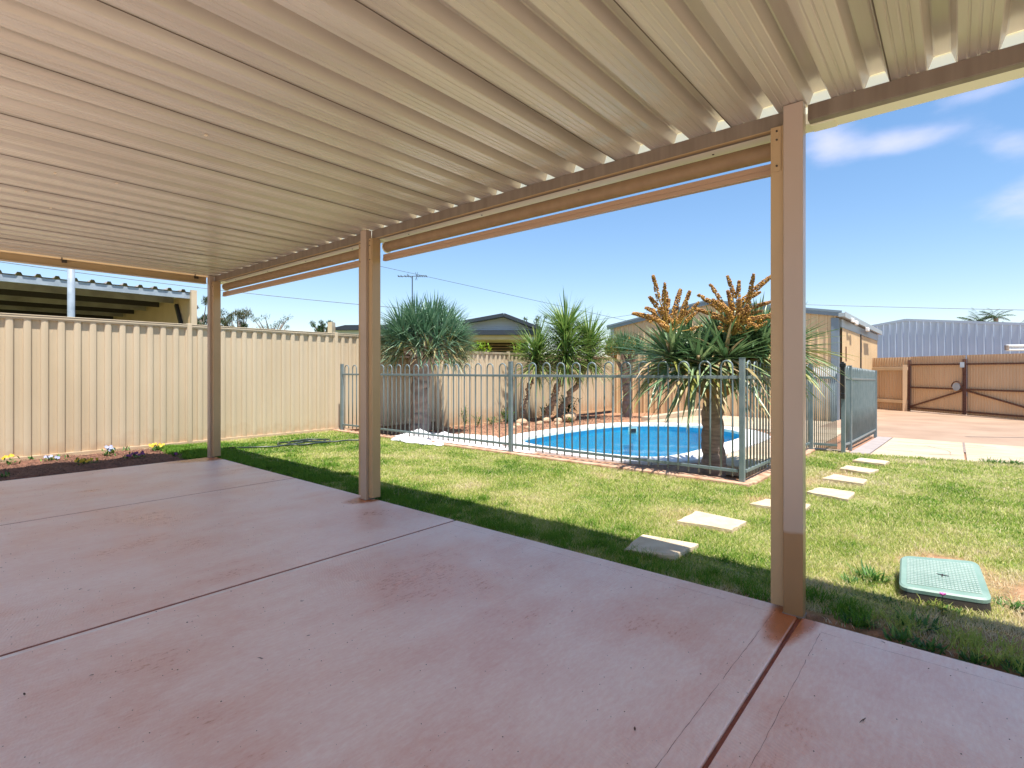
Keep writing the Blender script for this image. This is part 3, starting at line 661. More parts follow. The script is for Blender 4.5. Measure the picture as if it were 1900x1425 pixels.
# white surround running left from the pool
sur = []
b = MB()
for i, (y0, y1) in enumerate(((4.9, 5.75), (5.76, 6.55), (6.56, 7.35), (7.36, 8.1))):
    x0 = 6.05; x1 = (6.40, 7.0, 7.35, 7.1)[i]; xa = (6.45, 7.25, 7.2, 6.9)[i]
    MB().add([(x0, y0, -.17), (x1, y0, -.17), (xa, y1, -.17), (x0, y1, -.17), (x0, y0, TOP-.004), (x1, y0, TOP-.004), (xa, y1, TOP-.004), (x0, y1, TOP-.004)],
             [(3, 2, 1, 0), (4, 5, 6, 7), (0, 1, 5, 4), (1, 2, 6, 5), (2, 3, 7, 6), (3, 0, 4, 7)]).obj('surround_slab', M['white'], pool, bevel=.008)
# deck on the right of and behind the pool: rows of sand pavers
deck = thing('pool_deck', (12.5, 3.5, -.2), 'sand coloured paved deck between the pool and the beige shed', None, kind='structure')
cell = 0
for ix in range(19):
    for iy in range(10):
        x = 8.1+ix*.41; y = 1.72+iy*.41
        cx, cy = x+.2, y+.2
        if cy > 5.75 or cx > 15.9: continue
        if bool(inside(off_loop(IN, .60), np.array([cx]), np.array([cy]))[0]): continue
        z = TOP-.008-.10*max(0, min(1, (cx-12)/3.5))
        share('paver', bpy.data.meshes.get('deck_paver') or MB().box(.004, .406, .004, .406, -.06, 0).mesh('deck_paver'), M['cpave'], deck, (x, y, z+random.uniform(-.003, .003)))
b = MB(); b.box(12.2, 15.9, 5.83, 6.05, -.30, -.05); b.obj('kerb', M['cpave'], deck, bevel=.01)
# cream slab and step next to the tree
for (x0, x1, y0, y1, z) in ((6.42, 6.80, 1.75, 2.17, -.02), (6.9, 7.9, 1.75, 2.5, -.09)):
    MB().box(x0, x1, y0, y1, z-.12, z).obj('paver', M['stone'], deck, bevel=.012)

# ------------------------------------------------------------------ paving at the right
def quad_slab(pts, z, m, name, parent=None, th=.06, bevel=.006):
    v = [(x, y, z(x)-th) for x, y in pts]+[(x, y, z(x)) for x, y in pts]
    n = len(pts); f = [tuple(reversed(range(n))), tuple(range(n, 2*n))]+[(i, (i+1) % n, n+(i+1) % n, n+i) for i in range(n)]
    return MB().add(v, f).obj(name, m, parent, bevel=bevel)
zs = lambda x: -.012-.25*max(0, min(1, (x-8)/8))
paving = thing('cream_paving', (10, -1, 0), 'pale cream concrete paving beyond the lawn', None, kind='structure')
def ex(y): return float(edge_x(y))
quad_slab([(ex(.90), .90), (ex(-.08), -.08), (11.98, -.08), (12.05, .90)], zs, M['cpave'], 'paving_slab', paving)
quad_slab([(ex(-.10), -.10), (ex(-2.6), -2.6), (11.85, -2.6), (11.98, -.10)], zs, M['cpave'], 'paving_slab', paving)
quad_slab([(ex(-2.62), -2.62), (ex(-6), -6), (11.8, -6), (11.85, -2.62)], zs, M['cpave'], 'paving_slab', paving)
b = MB()
for (xa, ya, xb_, yb) in ((10.0, -.09, 11.95, -.09),):
    b.bar((xa, ya, zs(xa)-.004), (xb_, yb, zs(xb_)-.004), .03, .012)
b.obj('expansion_joint', M['bark2'], paving)
cr = mat('paving_crack', (.22, .13, .09), .9)
for k in range(16):      # wandering hairline cracks
    b = MB(); x = random.uniform(9.1, 11.6); y = random.uniform(-2.5, .8); ang = random.uniform(1.2, 1.9)
    if k < 6: ang = random.uniform(-.15, .15)
    for j in range(14):
        x2, y2 = x+math.cos(ang)*.1, y+math.sin(ang)*.1
        if not (ex(y2) < x2 < 11.8 and y2 < .86): break
        b.bar((x, y, zs(x)), (x2, y2, zs(x2)), .006, .003); x, y = x2, y2; ang += random.uniform(-.3, .3)
    if b.v: b.obj('crack', cr, paving)
border = thing('paver_border', (10, 1.03, 0), 'strip of grey pavers along the foot of the pool fence', None, kind='structure')
for k in range(9):
    x = 8.56+k*.385
    quad_slab([(x, 1.135), (x, .915), (x+.378, .915), (x+.378, 1.135)], lambda q_: zs(q_)+.004, M['gpave'], 'paver', border, .05, .004)
drive = thing('driveway', (17, -1, -.2), 'reddish tan concrete drive in front of the brown gates', None, kind='structure')
quad_slab([(12.07, 1.14), (12.0, .2), (11.82, -6), (24, -6), (24, 2.38), (12.1, 2.38)], lambda x: zs(x)-.006, M['tan'], 'drive_slab', drive)
ksb = MB(); ksb.box(8.50, 8.62, 1.14, 1.56, -.1, -.006); o = ksb.obj('kerb_strip', M['cpave'], bevel=.006); meta(o, 'short cream kerb at the pool gate', kind='structure')

# ------------------------------------------------------------------ stepping stones
stones = [([(2.92, 1.56), (3.26, 1.61), (3.31, 1.25), (3.0, 1.27)], 'nearest stepping stone, half in the shade of the roof'),
          ([(3.72, 1.56), (4.07, 1.56), (4.03, 1.17), (3.76, 1.19)], 'second stepping stone from the patio, clean pale rectangle in full sun'),
          ([(4.6, 1.3), (4.83, 1.25), (4.87, .92), (4.59, .91)], 'stepping stone partly hidden behind the nearest post'),
          ([(5.38, 1.04), (5.65, .99), (5.63, .70), (5.28, .71)], 'pale stepping stone just right of the nearest post'),
          ([(6.16, 1.05), (6.46, 1.0), (6.36, .69), (6.11, .70)], 'third stepping stone counted back from the cream paving, ragged and part overgrown'),
          ([(6.90, 1.00), (7.16, .98), (7.08, .66), (6.80, .72)], 'thin looking stepping stone second from the cream paving'),
          ([(7.62, .98), (7.89, .92), (7.82, .62), (7.56, .65)], 'farthest stepping stone, next to the cream paving')]
for pts, lab in stones:
    c = Vector((sum(p[0] for p in pts)/4, sum(p[1] for p in pts)/4))
    ring = []
    for i in range(4):
        a0, a1 = Vector(pts[i]), Vector(pts[(i+1) % 4])
        for k in range(5):
            p = a0.lerp(a1, k/5); w = random.uniform(-.008, .008); ring.append(p+(p-c).normalized()*w)
    n = len(ring); b = MB(); v = [(p.x, p.y, -.06) for p in ring]+[(p.x, p.y, .004) for p in ring]+[(c.x+(p.x-c.x)*.94, c.y+(p.y-c.y)*.94, .010+random.uniform(-.002, .002)) for p in ring]
    f = [(i, (i+1) % n, n+(i+1) % n, n+i) for i in range(n)]+[(n+i, n+(i+1) % n, 2*n+(i+1) % n, 2*n+i) for i in range(n)]+[tuple(range(2*n, 3*n))]
    f = [tuple(reversed(q_)) for q_ in f]
    o = b.add(v, f).obj('stepping_stone', M['stone']); meta(o, lab, 'stepping stone', 'stepping stones across the lawn')

# ------------------------------------------------------------------ lawn blades
def blades(name, n, sample, hscale, wscale, tintf, label, kind='stuff'):
    x, y, z = sample(n); n = len(x)
    dist = np.hypot(x, y)
    h = hscale*(.55+.9*rng.random(n)); w = wscale*(.7+.6*rng.random(n))*np.clip(dist/4, .9, 2.2)
    ang = rng.random(n)*2*PI; lean = (.25+.9*rng.random(n))*h; la = rng.random(n)*2*PI
    lx, ly = np.cos(la)*lean, np.sin(la)*lean
    ex_, ey_ = np.cos(ang)*w/2, np.sin(ang)*w/2
    V = np.empty((n, 5, 3))
    V[:, 0] = np.stack([x-ex_, y-ey_, z], -1); V[:, 1] = np.stack([x+ex_, y+ey_, z], -1)
    V[:, 2] = np.stack([x+ex_*.8+lx*.35, y+ey_*.8+ly*.35, z+h*.6], -1); V[:, 3] = np.stack([x-ex_*.8+lx*.35, y-ey_*.8+ly*.35, z+h*.6], -1)
    V[:, 4] = np.stack([x+lx, y+ly, z+h*.95], -1)
    base = np.arange(n)*5
    me = bpy.data.meshes.new(name); me.vertices.add(n*5); me.vertices.foreach_set('co', V.reshape(-1))
    loops = np.empty((n, 7), dtype=np.int32)
    for i, k in enumerate((0, 1, 2, 3, 3, 2, 4)): loops[:, i] = base+k
    me.loops.add(n*7); me.loops.foreach_set('vertex_index', loops.reshape(-1))
    st = np.empty((n, 2), dtype=np.int32); st[:, 0] = np.arange(n)*7; st[:, 1] = st[:, 0]+4
    me.polygons.add(n*2); me.polygons.foreach_set('loop_start', st.reshape(-1))
    me.update(calc_edges=True); me.validate()
    a = me.attributes.new('tint', 'FLOAT', 'POINT'); a.data.foreach_set('value', np.repeat(tintf(x, y), 5).astype(np.float32))
    me.materials.append(M['grass']); o = bpy.data.objects.new(name, me); C.objects.link(o); meta(o, label, 'grass', kind=kind); return o
stone_pts = [s[0] for s in stones]
def lawn_sample(n):
    # sampled by distance from the patio corner so that the near grass is the densest
    X = []; Y = []
    tot = 0
    while tot < n:
        x = 2.72+rng.random(n)**1.5*6.1; y = -4+rng.random(n)*12.95
        ok = ((x < 5.36) | ((y < 1.50) & (x < edge_x(y)-.02)))
        fwd = x*FW.x+y*FW.y; r = x*RT.x+y*RT.y
        ok &= (fwd > .5) & (np.abs(r) < fwd*1.08)
        d = np.hypot(x, y); ok &= rng.random(n) < np.clip((4.2/np.maximum(d, 2.4))**1.25, 0, 1)
        dens = bare(x, y)*(.5+.5*vnoise(x, y, 5, 21))
        dens = np.where(x < 2.80, dens*.6, dens)
        ok &= rng.random(n) < dens
        for p in stone_pts:
            cc_ = Vector((sum(q_[0] for q_ in p)/4, sum(q_[1] for q_ in p)/4)); pl = [cc_+(Vector(q_)-cc_)*.97 for q_ in p]; pl2 = [cc_+(Vector(q_)-cc_)*.80 for q_ in p]; ok &= ~(inside(pl, x, y) & (inside(pl2, x, y) | (vnoise(x, y, 14, 77) < .62)))
        ok &= ~((x > 3.27) & (x < 3.68) & (y > -.10) & (y < .20))
        X.append(x[ok]); Y.append(y[ok]); tot += ok.sum()
    x = np.concatenate(X)[:n]; y = np.concatenate(Y)[:n]
    return x, y, np.full(len(x), LAWN)
def lawn_tint(x, y):
    p = vnoise(x, y, 1.1, 31)*.45+vnoise(x, y, 3.3, 32)*.35+vnoise(x, y, 8, 33)*.2
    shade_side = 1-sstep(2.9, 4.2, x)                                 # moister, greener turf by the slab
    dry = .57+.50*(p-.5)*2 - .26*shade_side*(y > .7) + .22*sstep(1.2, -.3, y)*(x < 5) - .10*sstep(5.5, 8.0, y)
    dry += .35*(1-bare(x, y))
    dry = dry+.30*(vnoise(x, y, 2.2, 61)-.5)+.22*(vnoise(x, y, 6, 62)-.5)
    t = dry+rng.normal(0, .17, len(x)); t = np.where(rng.random(len(x)) < .07, .85+.15*rng.random(len(x)), t)
    return np.clip(t, 0, 1)
blades('lawn_grass', 330000, lawn_sample, .023, .0036, lawn_tint, 'short lawn grass, green and straw coloured, around the stepping stones')
def tuft_sample(n):
    k = 260; cx = np.concatenate([2.74+rng.random(k)*.22, 2.8+rng.random(60)*.6, 2.45+rng.random(50)*.5]); cy = np.concatenate([-1.2+rng.random(k)*8.6, -1+rng.random(60)*9, 7.4+rng.random(50)*1.5])
    i = rng.integers(0, len(cx), n); x = cx[i]+rng.normal(0, .03, n); y = cy[i]+rng.normal(0, .03, n); ok = x > 2.715
    ok |= (y > 7.36) & (x > 2.4)
    x, y = x[ok], y[ok]; return x, y, np.full(len(x), LAWN)
blades('grass_tufts', 26000, tuft_sample, .048, .0042, lambda x, y: np.clip(.12+.2*rng.random(len(x))+.3*(y < .3), 0, 1), 'longer grass tufts along the slab edge and fence line')
def corner_sample(n):
    x = 2.40+rng.random(n)*.35; y = 7.36+rng.random(n)*1.6; ok = x > 2.42+.25*vnoise(x, y, 3, 41)
    ok |= False; x, y = x[ok], y[ok]; return x, y, np.full(len(x), -.045)
blades('corner_grass', 16000, corner_sample, .045, .004, lambda x, y: np.clip(.1+.25*rng.random(len(x)), 0, 1), 'lush grass at the end of the flower bed by the corner post')

# ------------------------------------------------------------------ leaves
def leaf(b, base, d, L, w, droop, tint, nseg=4, fold=.35, up=Vector((0, 0, 1)), twist=0.):
    p = Vector(base); d = Vector(d).normalized(); st = L/nseg; sec = []
    side0 = d.cross(up)
    if side0.length < .05: side0 = Vector((1, 0, 0))
    side0.normalize()
    if twist: side0 = Matrix.Rotation(twist, 3, d) @ side0
    for i in range(nseg+1):
        f = i/nseg; ww = w*(.55+.9*f if f < .4 else (.91*(1-f)**.8)/.6**.8+.0)
        if i == nseg: ww = w*.02
        s = (side0-d*side0.dot(d)).normalized(); nn = s.cross(d)
        sec.append((p-s*ww/2+nn*ww*fold*.5, p.copy(), p+s*ww/2+nn*ww*fold*.5))
        d = (d+Vector((0, 0, -1))*droop*(.4+f)/nseg).normalized(); p = p+d*st
    v = [q_ for s_ in sec for q_ in s_]; f = []
    for i in range(nseg):
        a = i*3; f += [(a, a+1, a+4, a+3), (a+1, a+2, a+5, a+4)]
    b.add(v, f, tint)
def emit_leaves(specs, m, root, n_parts=300, name='leaf', near=Vector((0, 0, 1.1))):
    """largest-showing leaves as single parts, the rest one part"""
    order = sorted(range(len(specs)), key=lambda i: (Vector(specs[i][0])+Vector(specs[i][1]).normalized()*specs[i][2]*.7-near).length/ (specs[i][2]))
    single = set(order[:n_parts])
    rest = MB()
    for i, s in enumerate(specs):
        if i in single:
            b = MB(); leaf(b, *s); b.obj(name, m, root, tint=True)
        else: leaf(rest, *s)
    if rest.v:
        o = rest.obj('leaf_mass', m, root, tint=True); o['kind'] = 'stuff'
def sph(th, ph): return Vector((math.sin(th)*math.cos(ph), math.sin(th)*math.sin(ph), math.cos(th)))

def trunk(root, pts, radii, m, n=14, rings=.0, name='trunk'):
    P_ = []; R_ = []
    for i in range(len(pts)-1):
        a, c = Vector(pts[i]), Vector(pts[i+1]); k = max(2, int((c-a).length/.045))
        for j in range(k):
            f = j/k; P_.append(a.lerp(c, f)+Vector((random.uniform(-1, 1), random.uniform(-1, 1), 0))*rings*.5); R_.append((radii[i]*(1-f)+radii[i+1]*f)*(1+random.uniform(-rings, rings)))
    P_.append(Vector(pts[-1])); R_.append(radii[-1])
    return MB().tube(P_, 0, n, True, R_).obj(name, m, root, smooth=True)

# blue-green dragon tree behind the fence at the left
bx, by = 6.87, 8.20
t = thing('dragon_tree', (bx, by, -.2), 'dense round blue-green dragon tree on a thick pale trunk by the fence', 'tree')
trunk(t, [(bx, by, -.25), (bx+.02, by, .1), (bx-.02, by, .6), (bx+.03, by, 1.05), (bx, by, 1.35)], [.21, .185, .165, .19, .26], M['bark2'], 16, .03)
specs = []; cc = Vector((bx+.08, by-.1, 1.56))
heads = []
for i in range(46):
    f = (i+.5)/46; th_ = math.acos(1-f*1.42); ph = i*2.39996
    rr = .58+.10*random.random(); heads.append((cc+Vector((sph(th_, ph).x*rr*1.1, sph(th_, ph).y*rr*.95, sph(th_, ph).z*rr*.78)), sph(th_, ph)))
bb = MB()
for hp, hd in heads: bb.tube([Vector((bx, by, 1.2)), cc.lerp(hp, .55)+Vector((0, 0, -.08)), hp], 0, 6, True, [.07, .04, .03])
bb.obj('branches', M['bark2'], t)
for hp, hd in heads:
    for k in range(62):
        th_ = random.uniform(.05, 1.55)**1.0; ph = random.uniform(0, 2*PI); v = sph(th_, ph)
        qn = Vector((0, 0, 1)).rotation_difference((hd+Vector((0, 0, .55))).normalized()); d = qn @ v
        L = random.uniform(.42, .62)+.12*max(0, hd.z); low = d.z < -.1
        ti = random.random()*.55+.12*(random.random() < .3)
        if low or hd.z < -.05: ti = random.choice((.7, .85, .93, 1., .4, .5))
        specs.append((tuple(hp), tuple(d), L, random.uniform(.026, .036), random.uniform(.15, .75), ti, 4, .4))
emit_leaves(specs, M['dragonleaf'], t, 300)

# three yuccas
def yucca(root_loc, top, heads, label, lean_pts=None, rad=.055):
    t = thing('yucca', root_loc, label, 'tree', 'yuccas by the pool fence')
    pts = [root_loc]+(lean_pts or [])+[top]
    trunk(t, pts, [rad*1.25]+[rad]*(len(pts)-1), M['bark3'], 10, .10)
    sp_ = []
    for (c, hgt, L, n) in heads:
        c = Vector(c)
        MB().tube([Vector(pts[-1]), c, c+Vector((0, 0, hgt))], 0, 8, True, [rad*.9, rad*.7, .02]).obj('branch', M['bark3'], t)
        for k in range(n):
            f = random.random(); p = c+Vector((0, 0, hgt*f)); th_ = min(2.35, abs(random.gauss(.95+.75*(1-f), .42)))
            d = sph(max(.05, th_), random.uniform(0, 2*PI))
            old = f < .16
            sp_.append((tuple(p), tuple(d), L*random.uniform(.75, 1.1), random.uniform(.036, .046), random.uniform(.0, .3)+(.7 if old else 0), (random.uniform(.75, 1) if old and random.random() < .5 else random.random()*.75), 3, .35))
    emit_leaves(sp_, M['yuccaleaf'], t, 90)
yucca((10.10, 8.30, -.22), (10.50, 8.08, 1.15), [((10.52, 8.06, 1.15), .50, .95, 420)], 'smallest yucca, slim leaning trunk, left of the tall one', [(10.28, 8.2, .5)], .045)
yucca((10.60, 7.90, -.22), (11.02, 7.55, 1.20), [((11.03, 7.54, 1.20), 1.05, .98, 860)], 'tallest yucca with a high column of leaves', [(10.80, 7.7, .5)], .075)
yucca((10.95, 7.85, -.22), (11.75, 7.38, 1.25), [((11.82, 7.34, 1.25), .70, .95, 560)], 'yucca with a strongly leaning trunk, right of the tall one', [(11.3, 7.6, .45)], .065)

# berries on spikes
ICO = None
def ico():
    global ICO
    if ICO: return ICO
    ph = (1+5**.5)/2; v = [(-1, ph, 0), (1, ph, 0), (-1, -ph, 0), (1, -ph, 0), (0, -1, ph), (0, 1, ph), (0, -1, -ph), (0, 1, -ph), (ph, 0, -1), (ph, 0, 1), (-ph, 0, -1), (-ph, 0, 1)]
    f = [(0, 11, 5), (0, 5, 1), (0, 1, 7), (0, 7, 10), (0, 10, 11), (1, 5, 9), (5, 11, 4), (11, 10, 2), (10, 7, 6), (7, 1, 8), (3, 9, 4), (3, 4, 2), (3, 2, 6), (3, 6, 8), (3, 8, 9), (4, 9, 5), (2, 4, 11), (6, 2, 10), (8, 6, 7), (9, 8, 1)]
    ICO = ([Vector(q_).normalized() for q_ in v], f); return ICO
def spike(root, a, b_, r=.024, br=.0085, dens=1.):
    a, b_ = Vector(a), Vector(b_); m_ = MB(); v0, f0 = ico(); L = (b_-a).length; d = (b_-a)/L
    e = d.cross(Vector((0, 0, 1)) if abs(d.z) < .9 else Vector((1, 0, 0))).normalized(); u = d.cross(e)
    n = int(L/.011*7*dens*(r/.024)); bend = Vector((0, 0, 1))*L*.12
    for k in range(n):
        s = random.random()**.85; rad = r*(1-.55*s**3)*random.uniform(.75, 1.05); an = random.random()*2*PI
        c = a+d*L*s+bend*(s*s-s)*-1+e*math.cos(an)*rad+u*math.sin(an)*rad; q_ = br*random.uniform(.75, 1.15)
        m_.add([c+w*q_ for w in v0], f0, min(1, max(0, random.gauss(.50, .28)-.38*s)))
    st = MB().tube([a, a.lerp(b_, .5)+bend*.25, b_], .004, 5)
    o = m_.obj('fruit_spike', M['berry'], root, tint=True, smooth=True)
    st.obj('fruit_stem', M['stem'], o if False else root)

# dracaena with orange fruit, just inside the fence
fx, fy = 6.17, 2.15
F0 = Vector((fx, fy, 0))
t = thing('dracaena', (fx, fy, -.1), 'broad dracaena with orange fruit sprays and a bare ringed trunk beside the pool', 'tree')
trunk(t, [(fx+.01, fy, -.12), (fx, fy, .05), (fx-.01, fy+.01, .45), (fx+.0, fy, .80), (fx, fy, .95)], [.150, .132, .118, .115, .135], M['bark'], 20, .035)
def loc(r, dpt, z): return F0+RT*r+FW*dpt+Vector((0, 0, z))      # r to the right seen from the patio, dpt away from it
dheads = [(.55, .1, 1.45), (.74, .0, 1.34), (-.50, -.02, 1.25), (.05, -.22, 1.22), (.50, -.05, 1.24), (.28, .35, 1.38), (-.20, .30, 1.34), (.66, .30, 1.42), (.12, .05, 1.34), (-.25, -.2, 1.15)]
bb = MB()
for h in dheads:
    e = loc(*h); bb.tube([(fx, fy, .84), Vector((fx, fy, .92)).lerp(e, .5)+Vector((0, 0, -.05)), e], 0, 8, True, [.12, .095, .07])
bb.obj('branches', M['sheath'], t, smooth=True)
specs = []
for hi, h in enumerate(dheads):
    hp = loc(*h); out = (hp-Vector((fx, fy, .9))); out.z *= .35
    hd = (out.normalized()*.7+Vector((0, 0, .9))).normalized()
    for k in range(125):
        v = sph(1.85*random.random()**.6+.1, random.uniform(0, 2*PI)); d = Vector((0, 0, 1)).rotation_difference(hd) @ v
        L = random.uniform(.58, .92)*(1-.36*max(0, d.z)); ti = random.random()*.66; dr = random.uniform(.05, .45)
        if d.z < .05: ti = random.choice((.4, .5, .6, .75, .85, .95)); dr += .25
        if random.random() < .04: ti = 1.; dr += .5
        specs.append((tuple(hp+d*.03), tuple(d), L, random.uniform(.040, .056), dr, ti, 5, .45))
for k in range(60):    # old leaves hanging
    a0 = random.uniform(0, 2*PI); hp = Vector((fx, fy, random.uniform(1.08, 1.25)))+Vector((math.cos(a0), math.sin(a0), 0))*random.uniform(.15, .5)
    specs.append((tuple(hp), (math.cos(a0)*.9, math.sin(a0)*.9, random.uniform(-.5, .1)), random.uniform(.4, .7), random.uniform(.022, .036), random.uniform(1.1, 2.4), random.choice((.3, .5, .8, .9, 1, 1)), 5, .3))
emit_leaves(specs, M['frontleaf'], t, 300)
k_ = 5.9/978
def fp(px, py, dd=0.): return loc((px-1325)*k_, dd, 1.1+(688-py)*k_)
for (bp_, tips) in (((1228, 618), [(1189, 518, 1201, 550), (1208, 533, 1211, 560), (1221, 543, 1221, 573), (1251, 536, 1240, 575), (1257, 545, 1246, 588), (1160, 582, 1196, 592), (1188, 553, 1208, 577), (1185, 571, 1200, 578), (1229, 555, 1225, 575), (1200, 606, 1222, 612), (1238, 606, 1226, 590), (1262, 580, 1240, 596), (1175, 590, 1205, 602)]),
                    ((1348, 622), [(1304, 528, 1322, 556), (1330, 515, 1343, 545), (1351, 524, 1352, 556), (1363, 518, 1364, 556), (1409, 514, 1372, 548), (1275, 550, 1312, 572), (1272, 573, 1318, 588), (1412, 562, 1368, 578), (1427, 590, 1372, 596), (1380, 610, 1352, 596), (1392, 544, 1366, 560), (1330, 542, 1340, 570), (1293, 562, 1325, 580), (1300, 590, 1335, 600), (1400, 578, 1360, 588), (1345, 560, 1347, 600), (1358, 570, 1352, 606), (1318, 566, 1338, 592), (1378, 566, 1356, 592)])):
    base = fp(*bp_, -.22)
    for (tx, ty, sx_, sy_) in tips:
        dd = random.uniform(-.30, .02); a0 = fp(sx_, sy_, dd*.6-.22); e0 = fp(tx, ty, dd-.22)
        MB().tube([base, base.lerp(a0, .6)+Vector((0, 0, .02)), a0], .0065, 5).obj('fruit_stem', M['stem'], t)
        spike(t, a0.lerp(e0, -.35), e0, random.uniform(.020, .028), .0095, .95)
    for k in range(16):
        a0 = base+RT*random.uniform(-.20, .24)+FW*random.uniform(-.2, .1)+Vector((0, 0, random.uniform(.02, .20))); dv = (a0-base)+Vector((0, 0, random.uniform(0, .12))); spike(t, a0, a0+dv.normalized()*random.uniform(.08, .17), random.uniform(.014, .020), .0085, .8); MB().tube([base, a0], .004, 5).obj('fruit_stem', M['stem'], t)
# small dark dracaena with orange and red flower heads, farther back
sx0, sy0 = 13.35, 7.05
t = thing('dracaena', (sx0, sy0, -.25), 'small dark dracaena with rusty flower heads in front of the shed corner', 'tree')
trunk(t, [(sx0, sy0, -.3), (sx0+.02, sy0, .3), (sx0, sy0, .95)], [.15, .125, .14], M['bark2'], 12, .04)
specs = []; hs_ = []
for i in range(9):
    th_ = .25+1.0*(i % 3)/2; ph = i*2.4; hs_.append(Vector((sx0, sy0, 1.35))+Vector((sph(th_, ph).x*.72, sph(th_, ph).y*.72, sph(th_, ph).z*.45-.1)))
bb = MB()
for h in hs_: bb.tube([(sx0, sy0, .85), Vector((sx0, sy0, 1.05)).lerp(h, .5), h], 0, 6, True, [.09, .05, .04])
bb.obj('branches', M['bark2'], t)
for h in hs_:
    for k in range(80):
        d = sph(random.uniform(.1, 2.1), random.uniform(0, 2*PI)); d = (d+(h-Vector((sx0, sy0, 1.1))).normalized()*.5).normalized()
        specs.append((tuple(h), tuple(d), random.uniform(.42, .68), .042, random.uniform(.2, .8), random.random()*.5 if d.z > 0 else random.choice((.3, .6, .85, 1)), 3, .35))
emit_leaves(specs, M['frontleaf'], t, 60)
for k in range(20):
    a0 = Vector((sx0, sy0, 1.62))+Vector((random.uniform(-.5, .2), random.uniform(-.3, .5), random.uniform(-.2, .15))); spike(t, a0, a0+Vector((random.uniform(-.2, .2), random.uniform(-.2, .2), random.uniform(.15, .35))), .035, .018, .35)

# ------------------------------------------------------------------ rocks, weeds, seedlings by the back fence
def rock(x, y, z, r, label):
    v0, f0 = ico(); bmv = []
    me_ = MB(); me_.add([Vector((v_.x*r*random.uniform(.8, 1.2), v_.y*r*random.uniform(.7, 1.1), v_.z*r*.65*random.uniform(.8, 1.15)))+Vector((x, y, z)) for v_ in v0], f0)
    o = me_.obj('rock', M['rock']); sb = o.modifiers.new('sub', 'SUBSURF'); sb.levels = sb.render_levels = 1; meta(o, label, 'rock', 'pale rocks round the yucca trunks'); return o
rock(9.55, 7.75, -.10, .20, 'pale rock left of the yucca trunks, behind the fence post'); rock(10.25, 7.55, -.10, .17, 'pale rock in front of the leaning small yucca'); rock(10.75, 7.25, -.06, .24, 'largest pale rock, at the foot of the tall yucca')
rock(11.15, 7.45, -.05, .23, 'tall brown rock right of the yucca trunks'); rock(8.75, 7.35, -.15, .13, 'reddish low rock near the white pool surround'); rock(10.0, 7.05, -.13, .12, 'small round rock near the coping behind the pool'); rock(9.2, 7.6, -.14, .12, 'small flat rock between the seedlings and the yuccas')
def bush(name, x, y, z, r, h, n, m, label, cat, ls=.05, group=None, st=True):
    root = thing(name, (x, y, z), label, cat, group); b = MB(); s_ = MB()
    for k in range(max(3, n//14)):
        an = random.random()*2*PI; e = Vector((x+math.cos(an)*r*random.random(), y+math.sin(an)*r*random.random(), z+h*random.uniform(.5, 1))); s_.tube([(x, y, z), Vector((x, y, z)).lerp(e, .5)+Vector((0, 0, h*.1)), e], .004+.002*h, 4)
        for j in range(14):
            f = random.uniform(.25, 1); p = Vector((x, y, z)).lerp(e, f)+Vector((random.uniform(-1, 1), random.uniform(-1, 1), random.uniform(-1, 1)))*ls
            leaf(b, p, sph(random.uniform(.3, 1.8), random.random()*2*PI), ls*random.uniform(.8, 1.4), ls*.5, .5, random.random(), 2, .2)
    s_.obj('stem', M['stem'] if not st else M['weed'], root); b.obj('foliage', m, root, tint=True); return root
bush('seedling', 8.55, 8.62, -.2, .16, .52, 120, M['weed'], 'leafy self-sown shrub standing against the fence behind the white surround', 'plant', .05)
bush('seedling', 8.85, 8.50, -.2, .15, .35, 90, M['weed'], 'low green weed right of the taller seedling', 'plant', .04)
bush('seedling', 9.35, 8.55, -.2, .30, .22, 120, M['weed'], 'spreading ground weed along the fence foot', 'plant', .045)
bush('seedling', 10.6, 7.1, -.15, .15, .16, 60, M['weed'], 'small bright weed between the rocks', 'plant', .05)
bush('shrub', 12.1, 8.2, -.25, .35, .75, 260, M['farleaf'], 'low dark shrub between the yuccas and the shed corner', 'plant', .10)
bush('shrub', 9.75, 8.4, -.22, .22, .40, 140, M['weed'], 'leafy shrub at the foot of the smallest yucca', 'plant', .07)
bush('seedling', 11.5, 8.5, -.22, .28, .35, 140, M['weed'], 'grassy green clump behind the leaning yucca trunk', 'plant', .08)
rock(10.45, 7.35, -.10, .15, 'brown rock between the two largest pale rocks'); rock(9.85, 7.45, -.13, .14, 'pale rock leaning on the left rock behind the fence post'); rock(9.0, 7.15, -.15, .10, 'small reddish stone at the end of the white surround')
# dry litter under the yuccas
b = MB()
for k in range(1400):
    x, y = random.uniform(8.3, 13.2), random.uniform(6.6, 8.9)
    if bool(inside(OUT, np.array([x]), np.array([y]))[0]): continue
    leaf(b, (x, y, float(height(x, y))+.012), sph(random.uniform(1.1, 1.55), random.random()*2*PI), random.uniform(.04, .16), random.uniform(.006, .018), .3, random.random(), 2, .3)
o = b.obj('leaf_litter', M['chip'], tint=True); meta(o, 'dry yucca leaf litter on the red soil behind the pool', 'leaf litter', kind='stuff')
